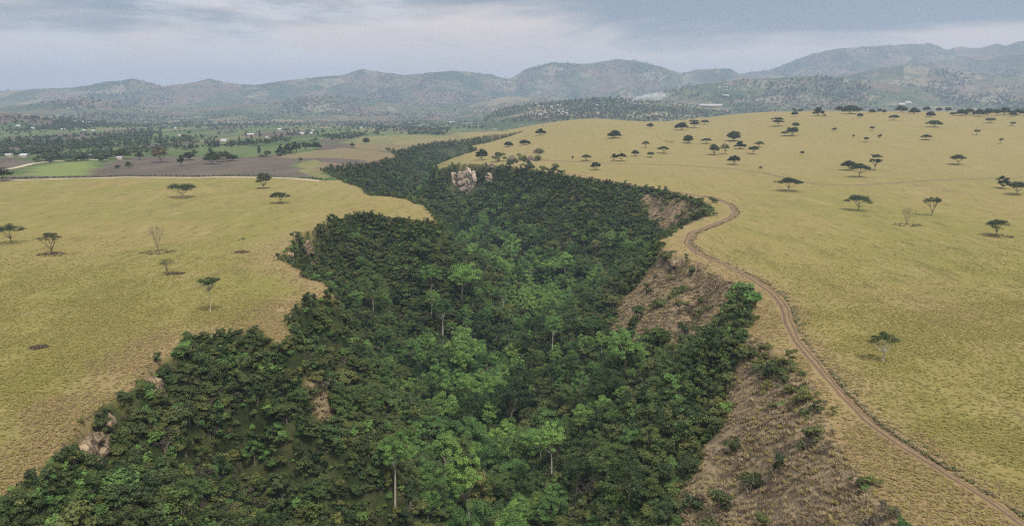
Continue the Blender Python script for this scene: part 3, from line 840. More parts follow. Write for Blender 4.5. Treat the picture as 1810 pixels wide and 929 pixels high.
for i, (kind, leaf) in enumerate([('bush', 'shrub'), ('bush', 'mid'), ('tallbush', 'dark'), ('tallbush', 'shrub'), ('bush', 'olive'), ('drybush', 'dry')]):
    for v in range(2):
        t, b = shrub_parts(kind, 300 + i * 10 + v)
        bark = M_bark_grey
        SHRUB.append(dict(key=(kind, leaf), stems=t.mesh('stems', bark), foliage=b.mesh('foliage', M_leaf[leaf]), proto=joined('scrub_kind', [(t, bark), (b, M_leaf[leaf])])))
SH_LABEL = {('bush', 'shrub'): 'dark green bush', ('bush', 'mid'): 'fresh green bush', ('tallbush', 'dark'): 'tall dark bush', ('tallbush', 'shrub'): 'tall dull green bush', ('bush', 'olive'): 'olive green bush', ('drybush', 'dry'): 'leafless grey-brown bush'}

def thing(name, loc, label, cat, group=None, rz=0, sc=1):
    o = bpy.data.objects.new(name, None); col.objects.link(o); o.empty_display_size = .5
    o.location = loc; o.rotation_euler = (0, 0, rz); o.scale = (sc, sc, sc) if np.isscalar(sc) else sc
    return tag(o, label, cat, group)
def jitter_grid(x0, x1, y0, y1, s, g, j=.42):
    X, Y = np.meshgrid(np.arange(x0, x1, s), np.arange(y0, y1, s))
    x = X.ravel() + g.uniform(-j, j, X.size) * s; y = Y.ravel() + g.uniform(-j, j, X.size) * s
    return x, y
def project(P):
    P = np.asarray(P, float); r = P - np.array([0, 0, CAM_Z])
    c, s = math.cos(PITCH), math.sin(PITCH)
    f = r[:, 1] * c - r[:, 2] * s; u = r[:, 1] * s + r[:, 2] * c
    f = np.where(f > 1, f, 1)
    return CX + FPX * r[:, 0] / f, CY - FPX * u / f, f

# rock faces along the rims
rock_xy = []
def build_rocks():
    for i, q in enumerate(ROCK_SITES):
        L = resample(q['line'], .5); c = int(np.argmin(np.hypot(L[:, 0] - q['x'], L[:, 1] - q['y'])))
        half = max(4, int(q['W'] / .5 / 2 * 1.7)); seg = L[max(0, c - half):c + half]
        d = np.gradient(seg, axis=0); d /= np.hypot(d[:, 0], d[:, 1])[:, None]
        for _ in range(int(12)): d[1:-1] = (d[:-2] + d[1:-1] + d[2:]) / 3
        nrm = np.stack([d[:, 1], -d[:, 0]], -1)
        if not q['left']: nrm = -nrm
        t = seg[:1] * 0; n = len(seg); H = q['H'] * 1.1; off = q['off']
        nv = int(np.clip(H / .35, 10, 80)); u = np.linspace(-1, 1, n); arc = np.arange(n) * .5
        U, V = np.meshgrid(u, np.linspace(0, 1, nv)); A = np.tile(arc, (nv, 1)); hgt = V * H; s0 = i * 31.7
        bed, jw = (1.3, 2.6) if H < 14 else (4.2, 6.5)
        step = np.floor(hgt / bed + 1.4 * fbm(A / 9 + s0, hgt / 30, 80, 2))
        led = (_h(step.astype(int), np.full(step.shape, i), 81) - .5) * 1.7                      # beds of rock, each set in or out
        blk = (_h(step.astype(int), np.floor(A / jw + 2.0 * _h(step.astype(int), step.astype(int) * 0, 5) + s0).astype(int), 82) - .5) * 1.5      # joints
        big = (fbm(A / 6 + s0, hgt / 12, 83, 3) - .5) * 2.6
        fine = (fbm(A / .9 + s0, hgt / .7, 84, 3) - .5) * .7
        edge = np.clip((1 - np.abs(U)) * 4.5, 0, 1)
        o_ = (2.6 if q['y'] < 430 else 4.8) + led + blk + big * .4 + fine - 1.2 * V - 1.6 * (1 - edge)
        top = 1 - .30 * fbm(A[0] / 3 + s0, A[0] * 0, 85, 3) - .25 * np.abs(u) ** 3
        x = seg[None, :, 0] + nrm[None, :, 0] * o_; y = seg[None, :, 1] + nrm[None, :, 1] * o_
        zr = plateau(seg[:, 0], seg[:, 1]); z = zr[None] - off - H + hgt * top[None] - 2.0 * (1 - V)
        cap = np.stack([seg[:, 0] - nrm[:, 0] * 2.5, seg[:, 1] - nrm[:, 1] * 2.5, z[-1] - .2], -1)
        Vt = np.concatenate([np.stack([x, y, z], -1).reshape(-1, 3), cap])
        ii = np.arange(n * (nv + 1)).reshape(nv + 1, n)
        F = np.stack([ii[:-1, :-1], ii[:-1, 1:], ii[1:, 1:], ii[1:, :-1]], -1).reshape(-1, 4)
        p = np.array([q['x'], q['y'], zr[n // 2] - off - H])
        o = obj('rock_face', build_mesh('rock_face', Vt - p, F, [M_lit_rock if q['y'] > 600 else M_rock]), None, p)
        tag(o, q['label'], 'rock', 'bare rock faces in the gorge walls')
        m = nrm[n // 2]
        rock_xy.append((p[0] + m[0] * 3, p[1] + m[1] * 3, p[2], q['W'], H))
build_rocks()

# hand-set trees that stand out on the gorge floor (pixel of trunk foot, total height in pixels)
STAND_OUT = [(826, 700, 118, ('tall', 'bright'), 'large light green tree on a forked white trunk in the middle of the gorge'),
             (976, 628, 70, ('tall', 'bright'), 'slim light green tree on two pale stems standing alone in a dark gap'),
             (1105, 668, 84, ('broad', 'bright'), 'big bright green dome-shaped tree at the foot of the right wall'),
             (862, 745, 70, ('layer', 'bright'), 'fresh green umbrella-topped tree below the forked white trunk'),
             (785, 882, 120, ('tall', 'mid'), 'dark tall tree showing a long straight white trunk near the bottom'),
             (698, 890, 130, ('tall', 'bright'), 'tall columnar light green tree left of the long white trunk'),
             (975, 850, 108, ('tall', 'bright'), 'tree with a bright yellow-green top and thin pale trunk'),
             (940, 835, 78, ('layer', 'bright'), 'bright green spreading tree beside the thin pale trunk'),
             (1028, 735, 80, ('tall', 'mid'), 'pointed tall green tree rising before the right wall'),
             (889, 690, 78, ('round', 'bright'), 'small yellow-green round tree right of the forked white trunk'),
             (783, 605, 78, ('tall', 'mid'), 'green tree with a bare white lower trunk before the dark hollow'),
             (660, 560, 70, ('broad', 'dark'), 'dark tree leaning over a black hollow on the left floor'),
             (815, 540, 70, ('broad', 'bright'), 'light green billowing tree at the foot of the left wall'),
             (1000, 505, 62, ('broad', 'bright'), 'light green clump of crown in the middle distance of the gorge')]
special_xy = []
def build_standouts():
    pts, hit = march([s[0] for s in STAND_OUT], [s[1] for s in STAND_OUT], land)
    for s, p in zip(STAND_OUT, pts):
        f = project([p])[2][0]
        # the pixel given is where the trunk dips into the canopy: the real foot lies lower
        p = p.copy()
        Hm = max(12.0, s[2] * f / FPX)
        kind = s[3][0]
        tb, cb, bark = forest_parts(kind, 900 + int(s[0]))
        base = {'broad': 15, 'tall': 22, 'layer': 14, 'round': 11}[kind]
        k = min(Hm / base, 1.5)
        t = thing('forest_tree', (p[0], p[1], p[2] - .3), s[4], 'tree', 'trees of the gorge forest', s[0] * .1, k)
        obj('trunk', tb.mesh('trunk', M_bark if kind == 'tall' else bark), t); obj('crown', cb.mesh('crown', M_leaf[s[3][1]]), t)
        special_xy.append((p[0], p[1]))
build_standouts()

def clear_of_rocks(x, y, z, h, r):
    """no plant where it would stand in a rock face or hide most of it"""
    ok = np.ones(len(x), bool)
    u, v0, f = project(np.column_stack([x, y, z])); v1 = project(np.column_stack([x, y, z + h]))[1]
    for rx, ry, rz_, W, Hh in rock_xy:
        ru, rv, rf = [q[0] for q in project([[rx, ry, rz_]])]; hw = W / 2 * FPX / rf; hp = Hh * FPX / rf
        ok &= ~((abs(u - ru) < hw + r * FPX / f * .6) & (v1 < rv - hp * np.where(rf > 500, .18, .40)) & (v0 > rv - hp * .95) & (f < rf + 3) & (f > rf - np.where(rf > 500, 120, 60)))
    return ok
def plant_gorge():
    g = np.random.default_rng(21)
    # --- trees
    x, y = jitter_grid(-330, 200, 62, 1350, 6.0, g)
    dl, dr, ins = gorge_info(x, y); drop = gorge_drop(x, y, dl, dr, ins); d = np.minimum(dl, dr)
    dry = dry_mask(x, y, dl, dr)
    keep = ins & (dry < .4) & (d > 7)
    pr = sm(17, 50, drop + (fbm(x / 18, y / 18, 91, 2) - .5) * 26)
    keep &= g.uniform(0, 1, len(x)) < pr
    for sx, sy in special_xy: keep &= np.hypot(x - sx, y - sy) > 4.5
    keep &= clear_of_rocks(x, y, land(x, y), 14, 5)
    x, y, dl, dr, drop = x[keep], y[keep], dl[keep], dr[keep], drop[keep]
    z = plateau(x, y) - drop
    wgt = np.array([[3.2, 2.6, 1.6, 2.0, 1.6, .25, .3]]).repeat(len(x), 0)      # per FK kind
    fl = sm(62, 86, drop)
    zone = fbm(x / 40, y / 40, 95, 3)
    wgt[:, 5] += 2.4 * fl + 4 * fl * sm(.42, .58, zone); wgt[:, 6] += 1.2 * fl + 4 * fl * sm(.42, .58, zone); wgt[:, 1] += 5 * fl; wgt[:, 0] *= 1 - .6 * fl; wgt[:, 2] *= 1 - .4 * fl
    wgt[:, 3] += 4 * (1 - fl); wgt[:, 4] += 2.5 * (1 - fl)
    wgt /= wgt.sum(1)[:, None]
    k = (g.uniform(0, 1, len(x))[:, None] > np.cumsum(wgt, 1)).sum(1)
    idx = np.clip(k, 0, 6) * 2 + g.integers(0, 2, len(x))
    sc = g.uniform(.64, 1.34, len(x)) * (.48 + .52 * sm(44, 82, drop)) + .25 * (g.uniform(0, 1, len(x)) > .92); rz = g.uniform(0, 6.28, len(x))
    P = np.column_stack([x, y, z])
    u, v, f = project(P + [0, 0, 9])
    vis = (u > -60) & (u < 1870) & (v < 1010) & (v > 200)
    order = np.argsort(np.where(vis, f / sc, 1e9))
    sc3 = np.column_stack([sc * g.uniform(.88, 1.15, len(x)), sc * g.uniform(.88, 1.15, len(x)), sc * g.uniform(.80, 1.42, len(x))])
    ind = order[:270]
    rest = np.setdiff1d(np.arange(len(x)), ind)
    for i in ind:
        F = FOREST[idx[i]]
        where = 'on the left wall of the gorge' if dl[i] < 38 and drop[i] < 72 else ('on the wooded right wall of the gorge' if dr[i] < 38 and drop[i] < 72 else 'in the dense forest on the gorge floor')
        lab = KIND_LABEL[F['key']] + ' ' + where
        t = thing('forest_tree', P[i], lab, 'tree', 'trees of the gorge forest', rz[i], tuple(sc3[i]))
        obj('trunk', F['trunk'], t); obj('crown', F['crown'], t)
    scatter('forest_canopy', P[rest], rz[rest], sc3[rest], idx[rest], [q['proto'] for q in FOREST], 'unbroken dark green forest filling the farther gorge', 'forest')
    # --- shrubs on the walls
    x, y = jitter_grid(-330, 200, 62, 1450, 2.15, g)
    for line, kk in ((LR, 1.5), (RR, 2.2)):       # bushes hanging over the rims
        q = resample(line[5:], .75); dd = np.gradient(q, axis=0); dd /= np.hypot(dd[:, 0], dd[:, 1])[:, None] + 1e-9; nr = np.stack([dd[:, 1], -dd[:, 0]], -1) * (1 if line is LR else -1)
        for off in (.5, 1.6, 2.8, 4.2):
            e2 = q + nr * (off + g.uniform(-.5, .5, len(q)))[:, None]; e2 = e2[g.uniform(0, 1, len(q)) < .6]; x = np.concatenate([x, e2[:, 0]]); y = np.concatenate([y, e2[:, 1]])
        q = resample(line[5:], kk); ext = g.uniform(-.6, 2.4, (len(q), 2)); x = np.concatenate([x, q[:, 0] + ext[:, 0]]); y = np.concatenate([y, q[:, 1] - ext[:, 1]])
    dl, dr, ins = gorge_info(x, y); drop = gorge_drop(x, y, dl, dr, ins); d = np.minimum(dl, dr)
    dry = dry_mask(x, y, dl, dr)
    n = fbm(x / 11, y / 11, 97, 3)
    pr = sm(.2, .8, d) * (1 - .75 * sm(68, 86, drop)) * np.where(dry > .35, .03 + .40 * sm(.53, .66, n), (.62 + .38 * sm(.35, .5, n)))
    pr *= np.where(y > 700, .55, 1.0)
    pr = np.where((~ins) & (d < 2.0) & (n > .55), .25, pr * ins)
    # a few bushes spill over the rim where the photograph shows them
    keep = g.uniform(0, 1, len(x)) < pr
    keep &= ~((y > 236) & (y < 330) & (dr < 5))
    keep &= clear_of_rocks(x, y, land(x, y), 2.6, 1.2)
    x, y, dl, dr, drop, dry, d = [q[keep] for q in (x, y, dl, dr, drop, dry, d)]
    z = plateau(x, y) - drop
    wgt = np.array([[3, 1.2, 2.2, 2.6, 1.3, .7]]).repeat(len(x), 0)
    wgt[dry > .35] = [1.0, .08, .1, .3, 1.3, 1.7]
    zone = fbm(x / 22, y / 22, 99, 3)
    wgt[:, 5] *= .3 + 3 * sm(.5, .65, zone); wgt[:, 1] *= .4 + 2 * sm(.5, .35, zone)
    wgt /= wgt.sum(1)[:, None]
    k = np.clip((g.uniform(0, 1, len(x))[:, None] > np.cumsum(wgt, 1)).sum(1), 0, 5)
    idx = k * 2 + g.integers(0, 2, len(x))
    sc = g.uniform(.58, 1.22, len(x)) * np.where(y > 700, 1.25, 1.0) * (1 + .5 * (g.uniform(0, 1, len(x)) > .92)) * (.55 + .45 * sm(1.5, 6, d)); rz = g.uniform(0, 6.28, len(x))
    P = np.column_stack([x, y, z])
    u, v, f = project(P + [0, 0, 1])
    vis = (u > -30) & (u < 1840) & (v < 960) & (v > 200)
    order = np.argsort(np.where(vis, f / sc, 1e9))
    ind = order[:260]
    rest = np.setdiff1d(np.arange(len(x)), ind)
    for i in ind:
        S = SHRUB[idx[i]]
        where = 'on the bare dry slope at the right' if dry[i] > .35 else ('on the steep left wall near the camera' if dl[i] < dr[i] else 'on the wooded edge of the right wall')
        t = thing('shrub', P[i], SH_LABEL[S['key']] + ' ' + where, 'bush', 'bushes on the gorge walls', rz[i], sc[i])
        obj('stems', S['stems'], t); obj('foliage', S['foliage'], t)
    scatter('wall_scrub', P[rest], rz[rest], sc[rest], idx[rest], [q['proto'] for q in SHRUB], 'thick scrub covering the steep gorge walls', 'scrub')
    # low undergrowth between them
    for nm, (y0, y1, sp) in (('undergrowth', (62, 430, 1.75)), ('far_undergrowth', (430, 1450, 3.3))):
        x, y = jitter_grid(-330, 200, y0, y1, sp, g, .5)
        dl, dr, ins = gorge_info(x, y); d = np.minimum(dl, dr); dry = dry_mask(x, y, dl, dr)
        n = fbm(x / 9, y / 9, 101, 3)
        keep = ins & (d > .4) & (g.uniform(0, 1, len(x)) < np.where(dry > .5, .02, .9)); keep &= clear_of_rocks(x, y, land(x, y), 1.2, .6)
        x, y = x[keep], y[keep]
        idx = g.choice(5, len(x), p=[.34, .24, .06, .06, .30]) * 2 + g.integers(0, 2, len(x))
        scatter(nm, np.column_stack([x, y, land(x, y)]), g.uniform(0, 6.28, len(x)), g.uniform(.34, .78, len(x)) * (1.5 if y0 > 100 else 1), idx, [q['proto'].copy() for q in SHRUB], 'low green undergrowth between the bushes of the gorge', 'undergrowth')
        print(nm, len(x))
    print('gorge trees', len(FOREST), 'shrubs', len(x))
plant_gorge()

# ------------------------------------------------------------------ grass tussocks
def tuft_proto(leaf, seed, h=.30, w=.5, n=18):
    g = np.random.default_rng(seed); V = []; F = []; C = []
    for i in range(n):
        a = g.uniform(0, 6.28); r = g.uniform(0, w * .55); b = np.array([r * math.cos(a), r * math.sin(a), -.05])
        d = np.array([math.cos(a + g.normal(0, .5)), math.sin(a + g.normal(0, .5)), 0]) * g.uniform(.4, 1.1) * h
        hh = h * g.uniform(.4, 1.0); s = np.cross(d, [0, 0, 1]); s = s / (np.linalg.norm(s) + 1e-6) * g.uniform(.05, .11)
        k = len(V); V += [b - s, b + s, b + d * .5 + s * .8 + [0, 0, hh * .7], b + d * .5 - s * .8 + [0, 0, hh * .7], b + d + [0, 0, hh]]
        F += [(k, k + 1, k + 2, k + 3), (k + 3, k + 2, k + 4, k + 4)]; C += [g.uniform(0, 1)] * 5
    q = np.array([f for f in F if f[2] != f[3]]); t = np.array([f[:3] for f in F if f[2] == f[3]])
    me = build_mesh('tussock', np.array(V), [q, t], [M_leaf[leaf]], attrs={'tone': np.array(C)})
    return bpy.data.objects.new('tussock_kind', me)
def plant_grass():
    g = np.random.default_rng(5)
    def field(x0, x1, y0, y1, s):
        x, y = jitter_grid(x0, x1, y0, y1, s, g, .5)
        z = plateau(x, y); u, v, f = project(np.column_stack([x, y, z]))
        k = (u > -420) & (u < 2230) & (v < 1120); return x[k], y[k]
    xs, ys = [], []
    for (y0, y1, s) in ((55, 150, .62), (150, 230, .72), (230, 360, .95)):
        a, b = field(-330, 330, y0, y1, s); xs.append(a); ys.append(b)
    x = np.concatenate(xs); y = np.concatenate(ys)
    dl, dr, ins = gorge_info(x, y); d = np.minimum(dl, dr)
    dt = seg_dist(x, y, TRACK)
    keep = (~ins) & (dt > np.interp(y, [70, 120, 170, 230], [1.15, 1.25, 1.7, 1.95]))
    n = fbm(x / 14, y / 14, 111, 3); n2 = fbm(x / 50, y / 50, 113, 3)
    keep &= g.uniform(0, 1, len(x)) < (.35 + .65 * sm(.35, .6, n)) * (1 - .9 * sm(200, 360, y))
    x, y, d, dt, n, n2 = [q[keep] for q in (x, y, d, dt, n, n2)]
    z = plateau(x, y)
    verge = np.minimum(d / 14, dt / 7)
    r = g.uniform(0, 1, len(x))
    idx = np.where(r < .30 + .45 * sm(.42, .6, n2), 1, 0)
    idx = np.where((verge < .5 + .8 * n) & (r > .25), 2, idx)
    idx = idx * 2 + g.integers(0, 2, len(x))
    sc = g.uniform(.55, 1.2, len(x))
    scatter('savanna_grass', np.column_stack([x, y, z]), g.uniform(0, 6.28, len(x)), sc, idx,
            [tuft_proto('tuft', 1), tuft_proto('tuft', 2), tuft_proto('tuft_green', 3), tuft_proto('tuft_green', 4), tuft_proto('tuft_red', 5, .34), tuft_proto('tuft_red', 6, .34)],
            'dry yellow-green grass tussocks covering the savanna', 'grass')
    print('tussocks', len(x))
    # brown tussocks on the bare slopes
    x, y = jitter_grid(-120, 150, 62, 580, .85, g, .5)
    dl, dr, ins = gorge_info(x, y); dry = dry_mask(x, y, dl, dr) * ins
    keep = g.uniform(0, 1, len(x)) < dry * (.5 + .45 * sm(.38, .6, fbm(x / 7, y / 7, 171, 3)))
    x, y = x[keep], y[keep]
    z = land(x, y)
    idx = np.where(g.uniform(0, 1, len(x)) < .8, 0, 2) + g.integers(0, 2, len(x))
    scatter('slope_grass', np.column_stack([x, y, z]), g.uniform(0, 6.28, len(x)), g.uniform(.6, 1.6, len(x)), idx,
            [tuft_proto('tuft_brown', 7, .6, .7, 20), tuft_proto('tuft_brown', 8, .6, .7, 20), tuft_proto('tuft', 9, .55, .6), tuft_proto('tuft', 10, .55, .6)],
            'brown dried tussocks on the bare gorge slopes', 'grass')
    # rank dark grass on the bank along the outer edge of the track
    q = resample(TRACK, .5); dd = np.gradient(q, axis=0); dd /= np.hypot(dd[:, 0], dd[:, 1])[:, None]; nr = np.stack([dd[:, 1], -dd[:, 0]], -1)
    q = q[q[:, 1] < 520]; nr = nr[:len(q)]
    pts = np.concatenate([(q + nr * (np.interp(q[:, 1], [70, 120, 170, 230], [1.2, 1.3, 1.8, 2.1]) + g.exponential(.45, len(q)))[:, None])[g.uniform(0, 1, len(q)) < .25 + .75 * sm(.42, .56, fbm(q[:, 0] / 10, q[:, 1] / 10, 161, 2))] for _ in range(3)])
    scatter('bank_grass', np.column_stack([pts, plateau(pts[:, 0], pts[:, 1])]), g.uniform(0, 6.28, len(pts)), g.uniform(.8, 1.5, len(pts)), g.integers(0, 2, len(pts)),
            [tuft_proto('olive', 11, .42, .6, 20), tuft_proto('tuft_brown', 12, .42, .6, 18)], 'rank dark grass on the bank beside the dirt track', 'grass')
plant_grass()

# ------------------------------------------------------------------ savanna trees
def branchy(tb, g, base, d, length, rad, depth, tips, spread, up=0.0):
    P = [base]; p = base.copy(); n = 3
    for i in range(n):
        d = d + g.normal(0, .10, 3) + np.array([0, 0, up]); d = d / np.linalg.norm(d); p = p + d * length / n; P.append(p.copy())
    tb.tube(P, np.linspace(rad, rad * .62, n + 1), 6 if depth > 1 else 4)
    if depth == 0: tips.append(p); return
    k = 3 if depth > 1 else 2
    a0 = g.uniform(0, 6.28)
    for j in range(k):
        a = a0 + j * 6.28 / k + g.normal(0, .3)
        side = np.cross(d, [0, 0, 1.0]) if abs(d[2]) < .95 else np.array([1.0, 0, 0]); side /= np.linalg.norm(side); s2 = np.cross(d, side)
        nd = d * math.cos(spread) + (side * math.cos(a) + s2 * math.sin(a)) * math.sin(spread * g.uniform(.7, 1.3))
        branchy(tb, g, p, nd, length * g.uniform(.62, .85), rad * .6, depth - 1, tips, spread, up)
def savanna_tree(kind, Hm, W, dist, seed):
    """returns trunk MB, crown MB or None, bark, leaf key"""
    g = np.random.default_rng(seed); tb, cb = MB(), MB()
    ls = max(.16, dist * .00062)                                # leaf clump size that still reads at this distance
    tr = max(.05 * Hm * .5, .12)
    bark = M_bark_grey; leaf = 'acacia'
    full = {'umbrella': (.50, .9), 'dome': (.66, .75), 'dense': (.80, .6), 'green': (.58, .85), 'two': (.5, .8), 'stem': (.44, .8), 'airy': (.55, .8)}
    if kind in full:
        frac, _ = full[kind]
        ch = Hm * frac; z0 = Hm - ch
        tips = []
        tl = z0 * (.55 if kind != 'dense' else .8)
        leanx = g.normal(0, .12)
        tb.tube([(0, 0, -.5), (leanx * tl * .4, 0, tl * .5), (leanx * tl, g.normal(0, .1), tl)], [tr * 1.35, tr, tr * .9], 7)
        nb = 6
        n = int(np.clip(38 * (W / 9) ** .7, 18, 60)); C = []
        for i in range(n):
            rr = math.sqrt(g.uniform(0, 1)); th = g.uniform(0, 6.28)
            rr *= 1 + .20 * math.sin(2 * th + seed) + .10 * math.sin(5 * th)
            x, y = rr * W * .43 * math.cos(th), rr * W * .43 * math.sin(th)
            dome = ch * math.sqrt(max(0, 1 - (min(rr, 1) * .93) ** 2)) if kind != 'umbrella' else ch * (1 - .55 * min(rr, 1) ** 2)
            zz = z0 + dome * (g.uniform(.40, .95) if kind in ('umbrella', 'green', 'stem') else g.uniform(.22, .92))
            C.append((x, y, zz))
        C = np.array(C)
        if kind == 'two':
            C[: n // 2] = np.column_stack([g.normal(0, W * .17, n // 2), g.normal(0, W * .17, n // 2), z0 + ch * g.uniform(.72, .98, n // 2)])
            C[n // 2:, 2] = z0 + ch * g.uniform(.05, .38, n - n // 2)
        r0 = W * .14
        fl = .62 if kind == 'umbrella' else .75
        per = {'airy': 26, 'umbrella': 78, 'green': 80, 'two': 70}.get(kind, 84)
        ls *= .86
        clumps(cb, C, g.uniform(.7, 1.25, n) * r0, per, ls, g, fl, .5)
        f = np.array([leanx * tl, 0, tl - tr])
        for c in C[g.choice(n, min(n, 10), replace=False)]:
            m = f + (c - f) * .55 + np.array([0, 0, -.06 * Hm]) + g.normal(0, .15, 3)
            tb.tube([f, m, c], [tr * .55, tr * .33, tr * .12], 5)
        if kind in ('green', 'stem'): leaf = 'acacia_green'
        if kind == 'stem': bark = M_bark
        if kind == 'airy': leaf = 'sparse'
    elif kind == 'bare':
        tips = []; bark = M_bark_grey
        tb.tube([(0, 0, -.4), (0, 0, Hm * .16)], [tr * 1.1, tr * .85], 7)
        for j in range(5):
            a = j * 6.28 / 5 + g.normal(0, .2); s = g.uniform(.35, .62)
            branchy(tb, g, np.array([0, 0, Hm * .13]), np.array([math.cos(a) * s, math.sin(a) * s, 1.0]) / 1.15, Hm * .36, tr * .62, 3, tips, .42, .10)
        T = np.array(tips); rx = np.abs(T[:, :2]).max(); kx = (W * .5) / rx; kz = Hm / T[:, 2].max()
        tb.V = [v * [kx, kx, kz] for v in tb.V]; T = T * [kx, kx, kz]
        clumps(cb, T[::2], np.full(len(T[::2]), W * .055), 5, ls * .55, g, .8, .3); leaf = 'dry'
    elif kind == 'vase':
        tips = []; bark = M_bark_dark
        tb.tube([(0, 0, -.4), (0, 0, Hm * .22)], [tr * 1.1, tr * .9], 7)
        for j in range(5):
            a = j * 6.28 / 5 + g.normal(0, .2); s = g.uniform(.45, .75)
            branchy(tb, g, np.array([0, 0, Hm * .2]), np.array([math.cos(a) * s, math.sin(a) * s, 1.0]) / 1.2, Hm * .38, tr * .6, 2, tips, .42, .08)
        T = np.array(tips); rx = np.abs(T[:, :2]).max(); kx = (W * .46) / rx; kz = Hm * .95 / T[:, 2].max()
        tb.V = [v * [kx, kx, kz] for v in tb.V]; T = T * [kx, kx, kz]
        clumps(cb, T, np.full(len(T), W * .10), 60, ls * .9, g, .8, .4); leaf = 'acacia'
    elif kind == 'candelabra':
        bark = M_bark
        z1 = Hm * .62
        tb.tube([(0, 0, -.4), (.03 * Hm, 0, z1 * .5), (0, 0, z1)], [tr * .62, tr * .5, tr * .45], 7)
        n = 26; th = g.uniform(0, 6.28, n); rr = np.sqrt(g.uniform(0.02, 1, n))
        C = np.column_stack([rr * W * .42 * np.cos(th), rr * W * .42 * np.sin(th), Hm * (.80 + .13 * rr + g.uniform(-.02, .05, n))])
        for c in C: tb.tube([(0, 0, z1 - .1), c * [.55, .55, 0] + [0, 0, z1 + (c[2] - z1) * .45], c], [tr * .28, tr * .2, tr * .1], 5)
        clumps(cb, C, np.full(n, W * .125), 110, ls * .9, g, .8, .4); leaf = 'acacia_green'
        # a dark stub and a small side sprout low on the stem
        tb.tube([(0, 0, 0), (-.05 * Hm, .02, Hm * .13)], [tr * .5, tr * .15], 5)
        clumps(cb, np.array([[.03 * Hm, 0, Hm * .42]]), [W * .06], 14, ls * .7, g)
    elif kind == 'sapling':
        tips = []
        tb.tube([(0, 0, -.3), (0, 0, Hm * .25)], [tr * .6, tr * .5], 5)
        for j in range(3):
            a = j * 2.1 + g.normal(0, .3)
            branchy(tb, g, np.array([0, 0, Hm * .23]), np.array([math.cos(a) * .5, math.sin(a) * .5, 1]) / 1.1, Hm * .35, tr * .4, 2, tips, .4, .1)
        T = np.array(tips); rx = np.abs(T[:, :2]).max(); kx = (W * .45) / rx; kz = Hm * .95 / T[:, 2].max()
        tb.V = [v * [kx, kx, kz] for v in tb.V]; T = T * [kx, kx, kz]
        clumps(cb, T, np.full(len(T), W * .10), 9, ls * .8, g, .8, .4); leaf = 'sparse'
    return tb, cb, bark, leaf
